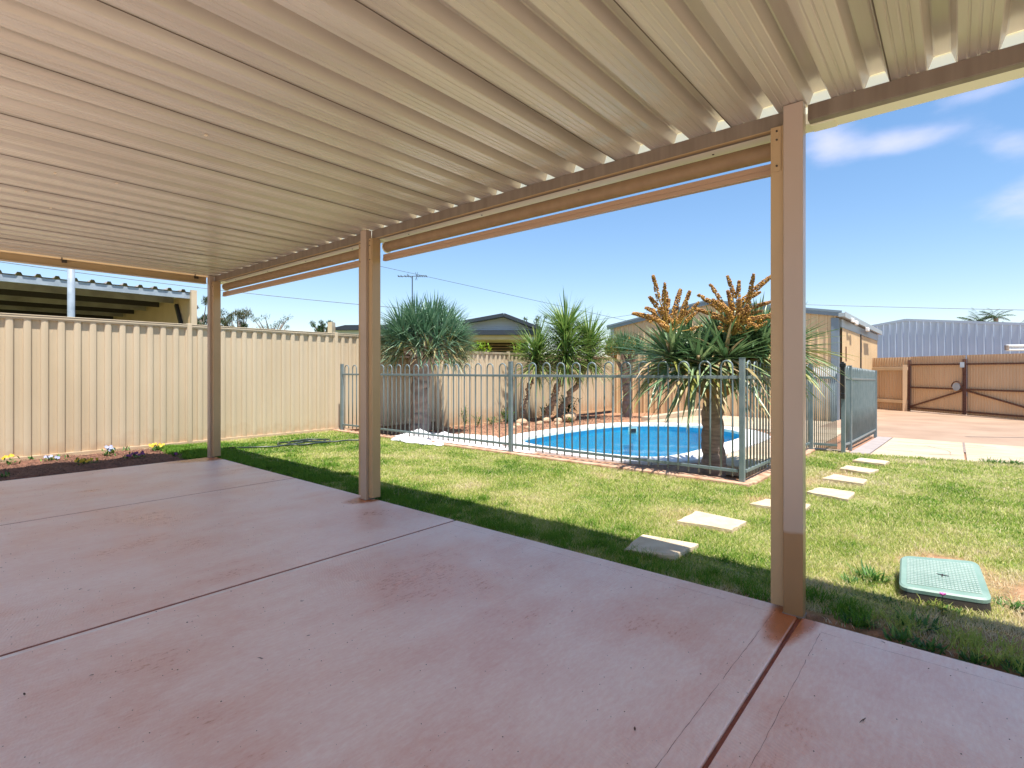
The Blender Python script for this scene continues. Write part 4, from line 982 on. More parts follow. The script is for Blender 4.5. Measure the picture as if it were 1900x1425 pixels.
# creeper spilling over the back fence
for (x, y, z, r, lab) in ((9.45, 9.10, 1.55, .42, 'lime green creeper spilling over the back fence beside the dragon tree'), (11.0, 9.1, 1.60, .14, 'small lime green shoot above the fence left of the yuccas')):
    root = thing('creeper', (x, y, z), lab, 'plant'); b = MB(); s_ = MB()
    for k in range(int(420*r)):
        p = Vector((x+random.uniform(-r, r), y+random.uniform(-.15, .02), z+random.uniform(-.06, .22)*(1.2-abs(random.uniform(-1, 1))*.5)))
        leaf(b, p, sph(random.uniform(.2, 1.7), random.random()*2*PI), random.uniform(.07, .13), .045, .7, random.random(), 2, .2)
    for k in range(6): s_.tube([(x+random.uniform(-r, r)*.5, y, z-.3), (x+random.uniform(-r, r), y-.05, z+.1)], .006, 4)
    s_.obj('stem', M['weed'], root); b.obj('foliage', M['lime'], root, tint=True)

# ------------------------------------------------------------------ beige shed
shed = thing('garden_shed', (16, 5.5, -.3), 'beige steel shed with grey trim behind the pool', 'shed')
SP = [(0, 0), (.012, .028), (.045, .028), (.057, 0), (.12, 0), (.122, .002), (.13, .002), (.132, 0)]
SX, SY0, SY1 = 16.0, 2.40, 9.05
peak = 2.60+(SY1-SY0)/2*.165
topz = lambda s: 2.60+.165*min(s, (SY1-SY0)-s)
ribbed('wall_sheet', shed, M['shed'], (SX, SY0), (SX, SY1), lambda s: -.34, topz, [(s_*1.05, d_) for s_, d_ in SP], .20, .8, 1)
ribbed('wall_sheet', shed, M['shed'], (SX, SY0), (24.6, SY0), lambda s: -.34, lambda s: 2.52, [(0, 0), (.015, .02), (.03, .02), (.045, 0)], .10, .8, -1)
MB().box(15.955, 16.15, 2.345, 2.52, -.34, 2.48).obj('corner_trim', M['shedtrim'], shed, bevel=.004)
MB().box(15.955, 16.02, 8.93, 9.06, -.34, 2.58).obj('corner_trim', M['shedtrim2'], shed, bevel=.004)
MB().box(24.55, 24.66, 2.34, 2.45, -.34, 2.5).obj('corner_trim', M['shedtrim2'], shed)
b = MB(); yc = (SY0+SY1)/2
for (ya, za, yb, zb_) in ((SY0-.12, 2.585, yc, peak+.02), (yc, peak+.02, SY1+.12, 2.585)):
    b.bar((15.93, ya, za), (15.93, yb, zb_), .03, .15)
b.obj('barge_board', M['shedtrim'], shed)
b = MB(); b.box(15.90, 24.75, 2.20, 2.345, 2.50, 2.60); b.box(15.9, 24.75, 2.19, 2.20, 2.48, 2.63); b.obj('gutter', M['shedtrim2'], shed, bevel=.01)
b = MB(); b.box(16.15, 24.55, 2.30, 2.345, 2.24, 2.46); b.obj('fascia', M['shedtrim2'], shed, bevel=.003)
b = MB(); b.add([(15.9, SY0-.15, 2.60), (24.7, SY0-.15, 2.60), (24.7, yc, peak+.05), (15.9, yc, peak+.05), (24.7, SY1+.15, 2.60), (15.9, SY1+.15, 2.60)], [(0, 1, 2, 3), (3, 2, 4, 5)]); b.obj('roof', M['shedtrim2'], shed)
# sliding door: two leaves in ribbed sheet
for (xa, xb_, yy) in ((16.25, 19.55, 2.31), (19.75, 24.4, 2.33)):
    ribbed('door_leaf', shed, M['shed'], (xa, yy), (xb_, yy), lambda s: -.30, lambda s: 2.23, [(0, 0), (.012, .014), (.03, .014), (.042, 0)], .085, 1.2, -1)
MB().box(19.57, 19.66, 2.27, 2.33, -.3, 2.24).obj('door_stile', M['darkwood'], shed); MB().box(19.67, 19.73, 2.285, 2.33, -.3, 2.24).obj('door_stile', M['shedtrim2'], shed)
MB().box(16.62, 16.66, 2.262, 2.285, 1.35, 1.75).obj('door_handle', M['rust'], shed)
# lamps on the fascia
l_ = thing('security_light', (17.2, 2.2, 2.4), 'white twin security light under the shed gutter near the corner', 'light')
MB().box(16.80, 17.10, 2.14, 2.19, 2.42, 2.53).obj('housing', M['whitep'], l_, bevel=.01); MB().box(17.35, 17.65, 2.11, 2.18, 2.38, 2.50).obj('lamp_head', M['whitep'], l_, bevel=.02); MB().bar((17.1, 2.16, 2.46), (17.4, 2.15, 2.44), .03, .03).obj('arm', M['whitep'], l_)
l_ = thing('solar_panel', (20.2, 2.1, 2.4), 'small dark solar panel with a sensor under the shed gutter', 'solar panel')
MB().add([(20.4, 2.18, 2.45), (21.6, 2.18, 2.45), (21.7, 2.08, 2.38), (20.5, 2.08, 2.38)], [(0, 1, 2, 3)]).add([(20.4, 2.18, 2.435), (21.6, 2.18, 2.435), (21.7, 2.08, 2.365), (20.5, 2.08, 2.365)], [(3, 2, 1, 0)]).obj('panel', M['navy'], l_)
MB().box(19.75, 20.05, 2.10, 2.19, 2.34, 2.46).obj('sensor', M['whitep'], l_, bevel=.02)

# ------------------------------------------------------------------ brown corrugated fence and double gates
COR = [(i/6*.085, .009*(1-math.cos(i/6*2*PI))) for i in range(6)]
g0, g1, g2 = Vector((22.04, 1.17)), Vector((20.75, -.22)), Vector((19.0, -2.11))
dg = (g1-g0).normalized(); ng = Vector((dg.y, -dg.x))
if ng.dot(-g0) < 0: ng = -ng
fa = Vector((22.9, 2.34))
f_ = thing('corrugated_fence', (22.4, 1.7, -.25), 'short tan corrugated fence between the shed and the brown gates', 'fence')
ribbed('fence_sheet', f_, M['brown'], fa, g0, lambda s: -.27, lambda s: 1.56, [(s_*1.15, d_*1.7) for s_, d_ in COR], .098, .76, 1 if Vector((-(g0-fa).y, (g0-fa).x)).dot(ng) > 0 else -1)
for z in (1.17, .06):
    a_ = fa+ng*.10; b_ = g0+ng*.10; MB().bar((a_.x, a_.y, z), (b_.x, b_.y, z), .05, .11).obj('rail', M['cream'], f_, bevel=.005)
q_ = g0+ng*.10; MB().bar((q_.x-.05, q_.y+.08, -.27), (q_.x-.05, q_.y+.08, 1.3), .12, .12).obj('fence_post', M['brown'], f_)
def gate_leaf(a_, c_, hinge_first, label):
    a_, c_ = Vector(a_), Vector(c_); L = (c_-a_).length; t = thing('gate_leaf', ((a_.x+c_.x)/2, (a_.y+c_.y)/2, -.25), label, 'gate', 'brown double gates')
    ribbed('gate_sheet', t, M['brown'], a_, c_, lambda s: -.22, lambda s: 1.57, COR, .085, .76, 1 if Vector((-(c_-a_).y, (c_-a_).x)).dot(ng) > 0 else -1)
    o_ = ng*.06; A_, B_ = a_+o_, c_+o_
    for z in (1.30, .55, -.12): MB().bar((A_.x, A_.y, z), (B_.x, B_.y, z), .04, .045).obj('frame_rail', M['rust'], t)
    for p in (A_, B_): MB().bar((p.x, p.y, -.2), (p.x, p.y, 1.45), .07, .07, (1, 0, 0)).obj('stile', M['rust'], t)
    h_, k_2 = (A_, B_) if hinge_first else (B_, A_)
    MB().bar((h_.x, h_.y, -.10), (k_2.x, k_2.y, .52), .04, .04).obj('brace', M['rust'], t)
    return t
gate_leaf(g0, g1+(g0-g1).normalized()*.02, True, 'left brown gate leaf with a diagonal brace')
gate_leaf(g1-(g0-g1).normalized()*.02, g2, False, 'right brown gate leaf, cut off by the edge of the view')
q_ = g1+ng*.14
lk = thing('gate_latch', (q_.x, q_.y, .6), 'round galvanised latch plate where the two gate leaves meet', 'latch')
q2 = q_+(g0-g1).normalized()*.17
MB().tube([Vector((q2.x, q2.y, .62)), Vector((q2.x+ng.x*.02, q2.y+ng.y*.02, .62))], .12, 20).obj('plate', M['galv'], lk)
MB().tube([Vector((q2.x, q2.y, .62))+Vector(((g0-g1).normalized().x*math.cos(an)*.16, (g0-g1).normalized().y*math.cos(an)*.16, math.sin(an)*.16)) for an in np.linspace(0, PI, 10)], .016, 6).obj('hoop_guard', M['rust'], lk)
MB().bar((q_.x, q_.y, 1.20), (q_.x, q_.y, 1.36), .10, .10).obj('catch', M['galv'], lk)

# ------------------------------------------------------------------ big blue-grey shed
bs = thing('steel_shed', (28, 2, 0), 'large blue-grey steel shed behind the brown fence', 'shed')
def pxy(px, t_, py=None):
    v = (FW+RT*((px-950)/978))*t_; return v if py is None else Vector((v.x, v.y, 1.1+(688-py)*t_/978))
L0 = pxy(1560, 34); L1 = pxy(2150, 22.5); A2, B2 = Vector((L0.x, L0.y)), Vector((L1.x, L1.y)); Lb = (B2-A2).length
ap = pxy(1689, 31); sa = (Vector((ap.x, ap.y))-A2).dot((B2-A2).normalized())
zt_ = lambda s: 4.05-.125*abs(s-sa)
fc = 1 if Vector((-(B2-A2).y, (B2-A2).x)).dot(-A2) > 0 else -1
ribbed('wall_sheet', bs, M['blue'], A2, B2, lambda s: -.3, zt_, [(0, 0), (.02, .07), (.075, .07), (.095, 0)], .345, 1.035, fc)
d_ = (B2-A2).normalized(); n_ = Vector((-d_.y, d_.x))*fc
b = MB()
for (s0, s1) in ((0, sa), (sa, Lb)):
    p, q_ = A2+d_*s0+n_*.06, A2+d_*s1+n_*.06; b.bar((p.x, p.y, zt_(s0)+.02), (q_.x, q_.y, zt_(s1)+.02), .05, .13)
b.obj('barge_board', M['blue'], bs)
b = MB(); pk = A2+d_*sa; bk = -n_*12
for (s0, s1) in ((0, sa), (sa, Lb)):
    p, q_ = A2+d_*s0, A2+d_*s1; b.add([(p.x, p.y, zt_(s0)), (q_.x, q_.y, zt_(s1)), (q_.x+bk.x, q_.y+bk.y, zt_(s1)), (p.x+bk.x, p.y+bk.y, zt_(s0))], [(0, 1, 2, 3)])
b.obj('roof', M['galv'], bs)
e_ = A2+bk; MB().add([(A2.x, A2.y, -.3), (e_.x, e_.y, -.3), (e_.x, e_.y, zt_(0)), (A2.x, A2.y, zt_(0))], [(0, 1, 2, 3)]).obj('side_wall', M['blue'], bs)

# folded clothesline at the right edge
cl = thing('clothesline', (8.3, -3.2, 0), 'folded clothesline frame, a pair of pale tubes at the right edge', 'clothesline')
p0_, p1_ = pxy(1868, 9.5), pxy(2120, 9.3)
for z, r in ((1.545, .028), (1.478, .022)): MB().tube([(p0_.x, p0_.y, z), (p1_.x, p1_.y, z)], r, 10).obj('arm', M['whitep'], cl, smooth=True)
MB().tube([(p0_.x, p0_.y, 1.47), (p0_.x, p0_.y, 1.56)], .032, 10).obj('elbow', M['bark2'], cl)
MB().tube([(p1_.x, p1_.y, -.05), (p1_.x, p1_.y, 1.62)], .04, 12).obj('stand', M['galv'], cl)

# ------------------------------------------------------------------ neighbour at the left: carport and pole
cp = thing('carport', (2, 13, 0), 'weathered open carport with a corrugated roof beyond the left fence', 'carport')
ZC = lambda y: 2.64-.012*(y-11.5)
b = MB(); x = -6.2; prof2 = []
while x < 3.9:
    prof2 += [(x, 0), (x+.02, .045), (x+.065, .045), (x+.085, 0)]; x += .235
prof2.append((3.95, 0))
for yy in (11.48, 20.0): b.v += [(x_, yy, ZC(yy)+z_) for x_, z_ in prof2]
b.t = [0]*len(b.v); n2 = len(prof2); b.f = [(i, i+1, i+1+n2, i+n2) for i in range(n2-1)]
b.obj('roof_sheet', M['darkroof'], cp)
MB().box(-6.2, 3.95, 11.50, 11.56, 2.515, 2.625).obj('front_beam', M['galv'], cp)
for k in range(9):
    yy = 12.3+k*.9; MB().box(-6.2, 3.80, yy, yy+.06, ZC(yy)-.14, ZC(yy)-.004).obj('purlin', M['darkwood' if k % 2 else 'darkroof'], cp)
ribbed('side_sheet', cp, M['brown'], (3.86, 11.5), (3.86, 20), lambda s: -.1, lambda s: ZC(11.5+s)-.03, COR, .085, .8, 1)
MB().box(3.83, 3.93, 11.42, 11.50, -.1, 2.68).obj('corner_post', M['cream'], cp)
MB().bar((3.81, 12.2, 2.45), (3.81, 11.62, 1.6), .06, .06).obj('knee_brace', M['darkwood'], cp)
MB().box(-.08, .0, 11.3, 11.38, -.1, 2.6).obj('carport_post', M['cream'], cp)
pl = thing('steel_pole', (1.84, 10.5, 0), 'grey galvanised pole rising behind the left fence', 'pole')
MB().tube([(1.84, 10.5, -.1), (1.84, 10.5, 3.6)], .047, 14).obj('shaft', M['galv'], pl, smooth=True); MB().tube([(1.84, 10.5, 3.6), (1.84, 10.5, 3.64)], .055, 14).obj('cap', M['galv'], pl)

# ------------------------------------------------------------------ neighbour's house beyond the back fence
nh = thing('neighbour_house', tuple(pxy(935, 21)), 'house with a dark edged gable and pale siding beyond the back fence', 'house')
T = 21.
def hp(px, py, t_=T): return pxy(px, t_, py)
def prism(pts, t_, depth, nm, m, root):
    v = [hp(x_, y_, t_) for x_, y_ in pts]; w_ = [p+FW*depth for p in v]; n = len(v)
    return MB().add(v+w_, [tuple(range(n)), tuple(reversed(range(n, 2*n)))]+[((i+1) % n, i, n+i, n+(i+1) % n) for i in range(n)]).obj(nm, m, root)
prism([(828, 606), (935, 587), (997, 612), (997, 618), (828, 618)], T, 6, 'gable_wall', M['siding'], nh)
for i in range(5):
    y0 = 593+i*4.2; xl = max(832, 935-(y0-586)/.178); xr = min(992, 935+(y0-586)/.40)
    v = [hp(xl, y0+3.6, T-.05), hp(xr, y0+3.6, T-.05), hp(xr, y0, T-.02), hp(xl, y0, T-.02)]; MB().add(v, [(0, 1, 2, 3)]).obj('siding_board', M['siding'], nh)
b = MB()
for (x0_, y0_, x1_, y1_) in ((818, 606, 935, 585), (935, 585, 1003, 611)):
    b.bar(hp(x0_, y0_, T-.25), hp(x1_, y1_, T-.25), .5, .13)
b.obj('barge_board', M['navy'], nh)
b = MB(); R0, R1, R2 = hp(818, 604, T-.25), hp(935, 583, T-.25), hp(1003, 609, T-.25)
b.add([R0, R1, R1+FW*8, R0+FW*8], [(0, 1, 2, 3)]); b.add([R1, R2, R2+FW*8, R1+FW*8], [(0, 1, 2, 3)]); b.obj('roof', M['navy'], nh)
prism([(822, 612), (1000, 612), (1000, 621), (822, 621)], T-.4, .3, 'gutter', M['navy'], nh)
prism([(825, 622), (998, 622), (998, 630), (825, 630)], T-.1, 3, 'soffit', M['cream'], nh)
prism([(700, 630), (995, 630), (995, 720), (700, 720)], T+2.5, 4, 'wall', M['darkwood'], nh)
for k in range(4): prism([(890, 634+k*5), (960, 634+k*5), (960, 636+k*5), (890, 636+k*5)], T+2.4, .05, 'shutter_slat', M['plinth'], nh)
prism([(980, 626), (991, 626), (991, 700), (980, 700)], T-.3, .2, 'porch_post', M['siding'], nh)
nr = thing('far_roof', tuple(pxy(660, 26)), 'low dark roof of a house just above the left fence', 'house')
T2 = 26
def prism2(pts, nm, m, t_=T2, depth=5): return prism(pts, t_, depth, nm, m, nr)
prism2([(618, 608), (640, 603), (742, 602), (742, 612), (618, 612)], 'roof', M['navy']); prism2([(620, 611), (742, 611), (742, 660), (620, 660)], 'wall', M['siding'], T2+.4)
prism2([(608, 598), (616, 597), (616, 630), (608, 630)], 'chimney', M['cream'], T2-.5, .5)

ta = thing('tv_aerial', tuple(pxy(766, 21)), 'dark television aerial on a mast above the dragon tree', 'aerial')
TA = 21.
a_ = lambda px, py: hp(px, py, TA)
MB().tube([a_(765, 640), a_(765, 512)], .02, 6).obj('mast', M['navy'], ta)
MB().tube([a_(738, 513), a_(792, 512)], .014, 5).obj('boom', M['navy'], ta)
el = MB()
for i, x_ in enumerate((740, 745, 752, 757, 775, 779, 783, 787, 791)):
    p = a_(x_, 512.5); el.tube([p-Vector((FW.x, FW.y, 0))*.25, p+Vector((FW.x, FW.y, 0))*.25], .009, 4); el.tube([p+Vector((0, 0, -.035)), p+Vector((0, 0, .035))], .012, 4)
el.tube([a_(771, 505), a_(774, 520)], .01, 4); el.tube([a_(771, 520), a_(775, 505)], .01, 4); el.tube([a_(755, 508), a_(764, 516)], .01, 4)
el.obj('elements', M['navy'], ta)

# power lines
def line(pts, label, r=.012, sag=.25):
    p, q_ = pts; P_ = [p.lerp(q_, i/24)+Vector((0, 0, -sag*4*(i/24)*(1-i/24))) for i in range(25)]
    o = MB().tube(P_, r, 5).obj('power_line', M['navy']); meta(o, label, 'cable', 'overhead power lines')
line((hp(-260, 448, 24), hp(800, 576, 36)), 'dark overhead cable over the carport, left of the middle post', .017, .3)
line((hp(560, 462, 30), hp(1240, 612, 42)), 'thin overhead cable passing the television aerial', .012, .0)
line((hp(1400, 562, 50), hp(2200, 580, 40)), 'overhead cable above the blue-grey shed', .022, .1)
line((hp(1060, 600, 45), hp(1330, 556, 40)), 'faint cable above the shed roof behind the orange fruit', .012, .1)

# ------------------------------------------------------------------ far trees
def far_tree(px, py_base, t_, w, h, trunk_h, label, m, clumps, ls, dens=150, cat='tree', squash=.6):
    base = hp(px, 688, t_); base.z = -.2; root = thing('gum_tree' if m is M['gum'] else 'far_tree', tuple(base), label, cat, 'trees beyond the fences')
    top = 1.1+(688-py_base)*t_/978
    b = MB(); s_ = MB(); ctr = Vector((base.x, base.y, 0))
    s_.tube([base, Vector((base.x+.1, base.y, top*.5)), Vector((base.x, base.y, top-h*.5))], 0, 7, True, [.22, .16, .09])
    clumps = int(clumps*1.7)
    for k in range(clumps):
        an = random.random()*2*PI; rr = w/2*math.sqrt(random.random()); c = Vector((base.x+RT.x*math.cos(an)*rr+FW.x*math.sin(an)*rr, base.y+RT.y*math.cos(an)*rr+FW.y*math.sin(an)*rr, top-h*random.random()*(.4+.6*rr/(w/2))))
        s_.tube([Vector((base.x, base.y, top-h)), Vector((base.x, base.y, top-h)).lerp(c, .6)+Vector((0, 0, -.05)), c], 0, 4, True, [.07, .04, .015])
        cr_ = w*.13*random.uniform(.6, 1.3); tone = random.random()*.6
        for j in range(dens):
            v = sph(math.acos(random.uniform(-1, 1)), random.random()*2*PI)*cr_*random.random()**.4; v.z *= squash
            leaf(b, c+v, sph(random.uniform(.4, 2.6), random.random()*2*PI), ls*random.uniform(.7, 1.4), ls*.5, .3, min(1, tone+random.random()*.45), 1, .1)
    s_.obj('trunk', M['bark2'], root); b.obj('crown', m, root, tint=True); return root
far_tree(372, 556, 42, 2.6, 3.2, 3, 'tall thin gum tree left of the farthest post', M['gum'], 12, .22)
far_tree(408, 582, 44, 2.4, 2.4, 3, 'low gum tree just right of the farthest post', M['gum'], 9, .2)
far_tree(442, 573, 40, 3.2, 2.6, 3, 'reddish brown topped gum tree above the fence', M['gum'], 15, .2)
far_tree(505, 586, 34, 2.3, 1.6, 2.5, 'bright green feathery tree above the fence', M['farleaf'], 12, .13, 60)
far_tree(600, 597, 38, 1.5, 1.1, 2, 'small rounded dark tree beside the cream chimney', M['farleaf'], 12, .15, 110)
far_tree(996, 589, 33, 1.5, 1.3, 2.5, 'sparse dark tree behind the neighbouring gable', M['farleaf'], 7, .16, 50)
def palm(px, py, t_, L, label, n=22, dirs=None):
    base = hp(px, py, t_); root = thing('palm_tree', (base.x, base.y, -.2), label, 'palm', 'palms beyond the blue shed'); b = MB()
    MB().tube([(base.x, base.y, -.2), base], .18, 8).obj('trunk', M['bark2'], root)
    for k in range(n):
        an = random.random()*2*PI; d = sph(random.uniform(.3, 1.35), an); p = base.copy(); 
        for j in range(16):
            d = (d+Vector((0, 0, -.07))).normalized(); p = p+d*L/16; s = d.cross(Vector((0, 0, 1))).normalized()
            for sg in (-1, 1):
                for q in range(5): leaf(b, p+d*random.uniform(0, L/16), (s*sg+d*.6+Vector((0, 0, -.6+.4*random.random()))), L*.26*math.sin(PI*min(.95, (j+2)/18)), L*.03, .6, random.random(), 1, .1)
    b.obj('fronds', M['farleaf'], root, tint=True)
palm(1822, 606, 48, 2.0, 'palm crown above the blue-grey shed roof, left one'); palm(1848, 590, 50, 1.4, 'taller palm tuft above the blue-grey shed roof', 18); palm(1893, 618, 46, 1.6, 'palm crown at the right edge above the shed roof', 18)

# ------------------------------------------------------------------ flower bed
bx_ = np.linspace(-3, 2.62, 113); by_ = np.linspace(7.31, 8.99, 35); X_, Y_ = np.meshgrid(bx_, by_, indexing='ij')
Z_ = -.045+.045*np.sin(np.clip((Y_-7.31)/.5, 0, 1)*PI/2)-.05*np.clip((Y_-8.7)/.3, 0, 1)+(vnoise(X_, Y_, 7, 51)-.5)*.035+(vnoise(X_, Y_, 18, 52)-.5)*.02
Z_ = np.where(Y_ < 7.40, -.10, Z_); Z_ = Z_*1.0-np.clip((X_-2.35)/.2, 0, 1)*.05
nI, nJ = X_.shape; id_ = np.arange(nI*nJ).reshape(nI, nJ); qd = np.stack([id_[:-1, :-1], id_[1:, :-1], id_[1:, 1:], id_[:-1, 1:]], -1).reshape(-1, 4)
me = bpy.data.meshes.new('flower_bed'); me.from_pydata(np.stack([X_, Y_, Z_], -1).reshape(-1, 3).tolist(), [], qd.tolist()); me.polygons.foreach_set('use_smooth', [True]*len(me.polygons))
M['mulch'] = mat('dark_mulch', (.10, .045, .028), .95, (.20, .09, .055), 30, 8, bump=1, bscale=60, coord='World'); me.materials.append(M['mulch'])
fb = bpy.data.objects.new('flower_bed', me); C.objects.link(fb); meta(fb, 'dark mulch soil of the flower bed along the fence', kind='structure')
b = MB()
for k in range(9000):
    x, y = random.uniform(-.4, 2.6), random.uniform(7.34, 8.95); i, j = int((x+3)/5.62*112), int((y-7.31)/1.68*34); z = Z_[i, j]+.004
    L = random.uniform(.008, .03); w = random.uniform(.003, .008); an = random.random()*PI; dx, dy = math.cos(an), math.sin(an); tz = random.uniform(-.006, .012)
    b.add([(x-dx*L/2-dy*w/2, y-dy*L/2+dx*w/2, z), (x+dx*L/2-dy*w/2, y+dy*L/2+dx*w/2, z+tz), (x+dx*L/2+dy*w/2, y+dy*L/2-dx*w/2, z+tz), (x-dx*L/2+dy*w/2, y-dy*L/2-dx*w/2, z)], [(0, 1, 2, 3)], random.random()**1.5)
for k in range(2500):   # soil crumbs round the pool beds
    x, y = random.uniform(6, 13), random.uniform(6.4, 8.9)
    if bool(inside(OUT, np.array([x]), np.array([y]))[0]): continue
    z = float(height(x, y))+.01; s_ = random.uniform(.006, .02); b.add([(x-s_, y, z), (x+s_, y-s_, z), (x, y+s_, z+s_)], [(0, 1, 2)], random.uniform(.4, 1))
o = b.obj('mulch_chips', M['chip'], tint=True); meta(o, 'loose bark chips scattered over the flower bed', 'mulch', kind='stuff')
def flower(x, y, r, h, pm, label, nfl=8, foli=40):
    z = -.02; root = thing('flowering_plant', (x, y, z), label, 'plant', 'bedding flowers along the fence'); b = MB()
    for k in range(foli):
        an = random.random()*2*PI; rr = r*random.random(); leaf(b, (x+math.cos(an)*rr, y+math.sin(an)*rr, z+random.uniform(0, h*.7)), sph(random.uniform(.2, 1.5), random.random()*2*PI), .05*random.uniform(.7, 1.3), .022, .5, random.random(), 2, .2)
    b.obj('foliage', M['weed'], root, tint=True)
    if pm is None: return
    for k in range(nfl):
        an = random.random()*2*PI; rr = r*random.random(); c = Vector((x+math.cos(an)*rr, y+math.sin(an)*rr, z+h*random.uniform(.7, 1.05))); f = MB()
        nn = Vector((-.5+random.uniform(-.3, .3), -.8, random.uniform(.3, .9))).normalized(); e = nn.cross(Vector((0, 0, 1))).normalized(); u = nn.cross(e)
        for q in range(5):
            a0 = q*2*PI/5; d = e*math.cos(a0)+u*math.sin(a0); s = nn.cross(d); R_ = .020
            f.add([c, c+d*R_*.6-s*R_*.45+nn*.003, c+d*R_+nn*.001, c+d*R_*.6+s*R_*.45+nn*.003], [(0, 1, 2, 3)])
        f.obj('flower', pm, root)
flower(.93, 8.55, .09, .12, M['yellow'], 'yellow pansy at the left edge of the photograph, nearest the fence', 7); flower(1.16, 8.78, .03, .05, None, 'tiny green seedling near the fence, second plant from the left', 0, 14)
flower(1.32, 8.42, .13, .09, M['lilac'], 'pale silvery leaved plant in the middle of the bed', 5, 60); flower(1.50, 7.85, .12, .08, M['yellow'], 'low yellow flowering patch at the slab edge', 16, 50)
flower(1.88, 8.45, .09, .13, M['lilac'], 'taller plant with pale lilac and yellow flowers', 8, 50); flower(2.02, 7.95, .13, .08, M['violet'], 'dark violet flowering patch near the slab', 12, 50)
flower(2.42, 8.52, .09, .10, M['yellow'], 'bright yellow clump at the grass end of the bed', 16, 40); flower(.78, 7.62, .07, .04, None, 'low green sprout in the shaded front of the bed', 0, 24); flower(2.42, 7.80, .06, .05, M['violet'], 'small violet sprig nearest the corner post', 4, 16)
flower(2.12, 8.75, .06, .06, None, 'small green sprig against the fence right of the lilac flowers', 0, 20)

# weeds by the slab edge at the lower right, and around the valve box
wi = 0
WL = ['broad weed rosette at the slab edge', 'ragged weed clump']
def weed(x, y, r, n, label, L=.07, w=.022, up=.9):
    z = LAWN; root = thing('weed', (x, y, z), label, 'weed', 'leafy weeds in the lawn'); b = MB()
    for k in range(int(n*2.6)):
        an = random.random()*2*PI; o_ = r*random.random()*1.1; L_ = L*.62; leaf(b, (x+math.cos(an)*o_, y+math.sin(an)*o_, z), sph(random.uniform(.35, 1.25)*up, an+random.uniform(-1.5, 1.5)), L_*random.uniform(.4, 1.4), w*random.uniform(.3, .75), random.uniform(.3, .9), random.random(), 3, .2)
    b.obj('foliage', M['weed'], root, tint=True)
for (x, y, r, n, lab, L) in ((2.80, .33, .05, 26, 'upright weed closest to the nearest post', .08), (2.74, .18, .05, 24, 'weed second along the slab edge from the post', .07), (2.73, .08, .05, 24, 'weed third along the slab edge from the post', .065), (2.92, .13, .06, 30, 'tall leafy weed in the dry grass below the valve box', .10),
                            (2.72, -.05, .04, 22, 'small rosette weed in the middle of the shaded edge', .06), (2.74, -.20, .06, 34, 'spreading weed on the bare shaded edge', .07), (2.75, -.33, .07, 40, 'thick weed patch before the right edge of the view', .075), (2.80, -.45, .08, 44, 'thick weed patch at the very right of the slab edge', .08),
                            (3.42, .36, .07, 40, 'tall weed left of the valve box', .12), (3.28, .42, .06, 26, 'low weed left below the valve box', .07), (3.48, -.22, .08, 40, 'bright clover patch right of the valve box', .05), (3.22, .05, .06, 30, 'low weed under the front of the valve box', .045), (3.72, .12, .05, 20, 'small weed behind the valve box', .06),
                            (3.12, .28, .07, 26, 'flat weed between the post and the valve box', .055), (4.6, -.35, .09, 20, 'yellow green weed in the sunny lawn at the right', .05)):
    weed(x, y, r, n, lab, L)
# creeping plants hanging onto the paving at the far right
for i, (x, y) in enumerate(((8.75, -.35), (8.80, -.55), (8.85, -.75))): weed(x, y, .12, 50, ('left', 'middle', 'right')[i]+' one of three dark leaf clumps creeping onto the cream paving', .10)

# ------------------------------------------------------------------ valve box
vb = thing('valve_box', (3.46, .05, -.03), 'green plastic valve box lid with a black body in the lawn', 'valve box')
cor = [Vector((3.60, .235)), Vector((3.70, -.085)), Vector((3.28, -.125)), Vector((3.225, .215))]
def rounded(c, k, rad):
    o = []; n = len(c); ctr = sum(c, Vector((0, 0)))/n
    for i in range(n):
        p0, p1, p2 = c[i-1], c[i], c[(i+1) % n]; a0 = p1+(p0-p1).normalized()*rad; a1 = p1+(p2-p1).normalized()*rad
        for j in range(k+1):
            f = j/k; o.append((a0.lerp(p1, f)).lerp(p1.lerp(a1, f), f))
    return o, ctr
rg, ctr = rounded(cor, 5, .05); n = len(rg)
tz = lambda p: .030+.05*(p.x-3.25)/.4
def ringv(s, dz): return [(ctr.x+(p.x-ctr.x)*s, ctr.y+(p.y-ctr.y)*s, tz(p)+dz) for p in rg]
b = MB().add([(p.x+(p.x-ctr.x)*.04, p.y+(p.y-ctr.y)*.04, -.06) for p in rg]+ringv(1.0, -.012), [(i, (i+1) % n, n+(i+1) % n, n+i) for i in range(n)]); b.obj('box_body', M['boxblack'], vb)
b = MB().add(ringv(1.01, -.012)+ringv(1.015, .004)+ringv(.97, .012), [(i, (i+1) % n, n+(i+1) % n, n+i) for i in range(n)]+[(n+i, n+(i+1) % n, 2*n+(i+1) % n, 2*n+i) for i in range(n)]+[tuple(range(2*n, 3*n))]); b.obj('lid', M['lid'], vb)
b = MB(); U = (cor[0]-cor[3]); V_ = (cor[2]-cor[3])
for i in range(16):
    for j in range(20):
        u, v = .12+.76*i/15, .10+.80*j/19; p = cor[3]+U*u+V_*v+(cor[1]-cor[0]-V_)*u*v
        if .44 < u < .56 and .46 < v < .54: continue
        s_ = .0065; z = tz(p)+.0125; b.add([(p.x-s_, p.y-s_, z), (p.x+s_, p.y-s_, z), (p.x+s_, p.y+s_, z), (p.x-s_, p.y+s_, z), (p.x-s_*.6, p.y-s_*.6, z+.003), (p.x+s_*.6, p.y-s_*.6, z+.003), (p.x+s_*.6, p.y+s_*.6, z+.003), (p.x-s_*.6, p.y+s_*.6, z+.003)], [(4, 5, 6, 7), (0, 1, 5, 4), (1, 2, 6, 5), (2, 3, 7, 6), (3, 0, 4, 7)])
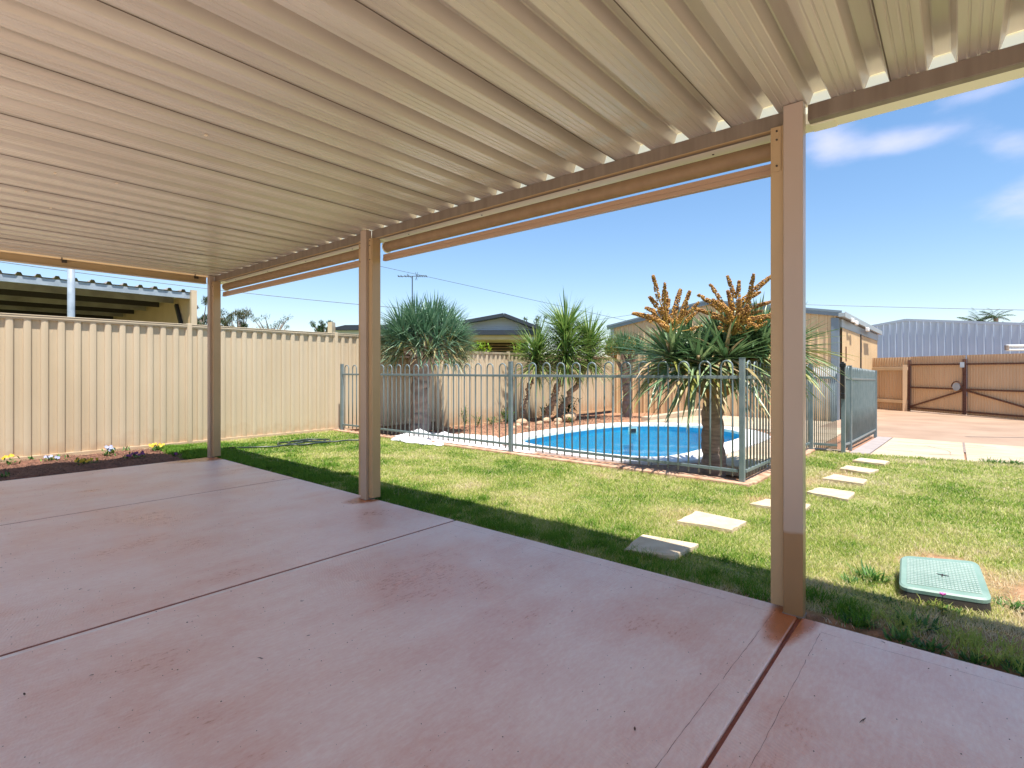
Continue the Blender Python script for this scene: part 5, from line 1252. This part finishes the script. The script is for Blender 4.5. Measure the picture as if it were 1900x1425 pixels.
o = b.obj('grip_studs', M['lidpat'], vb); o['kind'] = 'stuff'
p = cor[3]+U*.5+V_*.5; MB().box(p.x-.022, p.x+.022, p.y-.003, p.y+.003, tz(p)+.012, tz(p)+.0145).box(p.x-.003, p.x+.003, p.y-.025, p.y+.025, tz(p)+.0145, tz(p)+.016).obj('key_slot', M['boxblack'], vb)
pf = thing('pink_flower', (3.19, .05, 0), 'single pink flower in front of the valve box', 'flower'); c = Vector((3.19, .05, .045)); f = MB()
for q in range(7):
    a0 = q*2*PI/7; d = Vector((math.cos(a0), math.sin(a0), .9)).normalized(); s = Vector((-math.sin(a0), math.cos(a0), 0)); f.add([c, c+d*.012-s*.008, c+d*.02, c+d*.012+s*.008], [(0, 1, 2, 3)])
f.obj('petals', M['pink'], pf); MB().tube([(3.19, .05, -.03), c], .0015, 5).obj('stalk', M['weed'], pf)

# ------------------------------------------------------------------ garden hose
hs2 = MB(); P_ = []
for i in range(90):
    an = i/90*2*PI*2.3+.5; r = .28+.05*math.sin(i*.21); P_.append((4.02+math.cos(an)*r*1.1+.002*i, 7.62+math.sin(an)*r*.9, .0+.012*(i/90)*1.5+.006*math.sin(i*.7)))
P_ += [(4.45+.09*i+.02*math.sin(i*.8), 7.30-.05*i+.05*math.sin(i*.6), .012+.006*math.sin(i)) for i in range(6)]
P_ = [(3.15, 7.95, .0), (3.35, 7.75, .004), (3.6, 7.5, .008)]+P_
o = hs2.tube(P_, .0115, 7).obj('garden_hose', M['hose'], smooth=True); meta(o, 'dark garden hose lying in loose loops on the lawn near the fence', 'hose')

# ------------------------------------------------------------------ white folded sheets lying under the fence
def crumple(x0, y0, x1, y1, w, h, label, seed):
    r = random.Random(seed); NU, NV = 26, 12; v = []; f = []; a_, b_ = Vector((x0, y0)), Vector((x1, y1)); d = (b_-a_); e = Vector((-d.y, d.x)).normalized()
    for i in range(NU+1):
        for j in range(NV+1):
            u = i/NU; an = j/NV*PI; ww = w*(.75+.25*math.sin(u*9+seed)); hh = h*(.75+.3*math.sin(u*13+seed*2)+.12*r.uniform(-1, 1)); ed = min(1, 8*min(u, 1-u)+.25)
            p = a_+d*u+e*math.cos(an)*ww/2*ed; v.append((p.x+r.uniform(-.006, .006), p.y+r.uniform(-.006, .006), -.01+math.sin(an)*hh*ed+r.uniform(-.006, .006)))
    for i in range(NU):
        for j in range(NV): a0 = i*(NV+1)+j; f.append((a0, a0+1, a0+NV+2, a0+NV+1))
    o = MB().add(v, f).obj('white_sheet', M['whitebag'], smooth=True); meta(o, label, 'sheet', 'white folded sheets by the fence')
crumple(5.27, 6.98, 5.30, 6.25, .20, .085, 'folded white sheet lying on the grass in front of the fence', 2); crumple(5.26, 6.30, 5.34, 5.85, .16, .06, 'smaller grey-white fold at the right end of the sheet', 5); crumple(5.75, 7.3, 5.80, 6.1, .32, .12, 'white sheet heaped just behind the fence bars', 8)

# ------------------------------------------------------------------ leaf litter on the patio
lit = [(.30, 2.41, .014), (1.13, 2.05, .012), (2.01, 1.34, .012), (.62, 3.36, .013), (.80, 3.17, .012), (1.99, .22, .03), (.48, 2.38, .012), (1.47, .75, .014), (2.59, .22, .02), (.92, 2.02, .025), (1.95, 3.6, .008), (1.2, 1.9, .012), (1.55, 2.3, .008), (.9, 1.35, .007), (1.7, 1.1, .007), (2.2, 2.2, .007), (1.3, 4.1, .008), (.5, 3.9, .008), (1.9, 4.6, .008), (1.45, 1.35, .006), (2.3, .9, .007), (1.75, .5, .008), (1.2, .95, .006)]
LL = ['dark dry leaf scrap nearest the bottom left corner of the photo', 'dark leaf scrap near the middle of the near slab', 'dark leaf scrap alone on the near slab toward the lawn edge', 'small dark scrap on the slab beyond the long joint, leftmost of two', 'reddish scrap on the slab beyond the long joint, right of two', 'long thin brown twig leaf on the slab right of the wide joint', 'tiny scrap right behind the bottom left dark leaf', 'reddish scrap near the bottom centre, left of the wide joint', 'thin dry sliver on the right slab close to the nearest post', 'forked dry leaf sliver on the left part of the near slab']
for i, (x, y, L) in enumerate(lit[:10]):
    b = MB(); an = random.random()*PI; d = Vector((math.cos(an), math.sin(an), random.uniform(0, .25)))
    leaf(b, (x, y, .003), d, L*1.3, L*(.15 if L > .018 else .55), .4, 0, 3, .5)
    if L > .018: leaf(b, (x+.004, y, .003), Vector((math.cos(an+.2), math.sin(an+.2), .15)), L, L*.12, .3, 0, 3, .5)
    o = b.obj('fallen_leaf', M['lichen']); meta(o, LL[i] if i < len(LL) else 'tiny dark speck of leaf litter on the pink patio floor', 'leaf', 'dry leaf scraps on the patio floor')
b = MB()
for k in range(1500):
    x, y = random.uniform(.1, 2.68), random.uniform(-.3, 7.2); s_ = random.uniform(.0008, .0028)*(1.5 if random.random() < .1 else 1); an = random.random()*PI; c_, d_ = math.cos(an)*s_, math.sin(an)*s_; e_ = random.uniform(.4, 1)
    b.add([(x-c_, y-d_, .0004), (x+d_*e_, y-c_*e_, .0004), (x+c_, y+d_, .0006), (x-d_*e_, y+c_*e_, .0005), (x, y, .001+s_*.6)], [(0, 1, 4), (1, 2, 4), (2, 3, 4), (3, 0, 4)], random.random()*.5)
o = b.obj('floor_grit', M['chip'], tint=True); meta(o, 'fine grit and crumbs scattered over the pink patio floor', 'grit', kind='stuff')
print('tris', sum(len(o.data.polygons) for o in bpy.data.objects if o.type == 'MESH'), 'objs', len(bpy.data.objects))
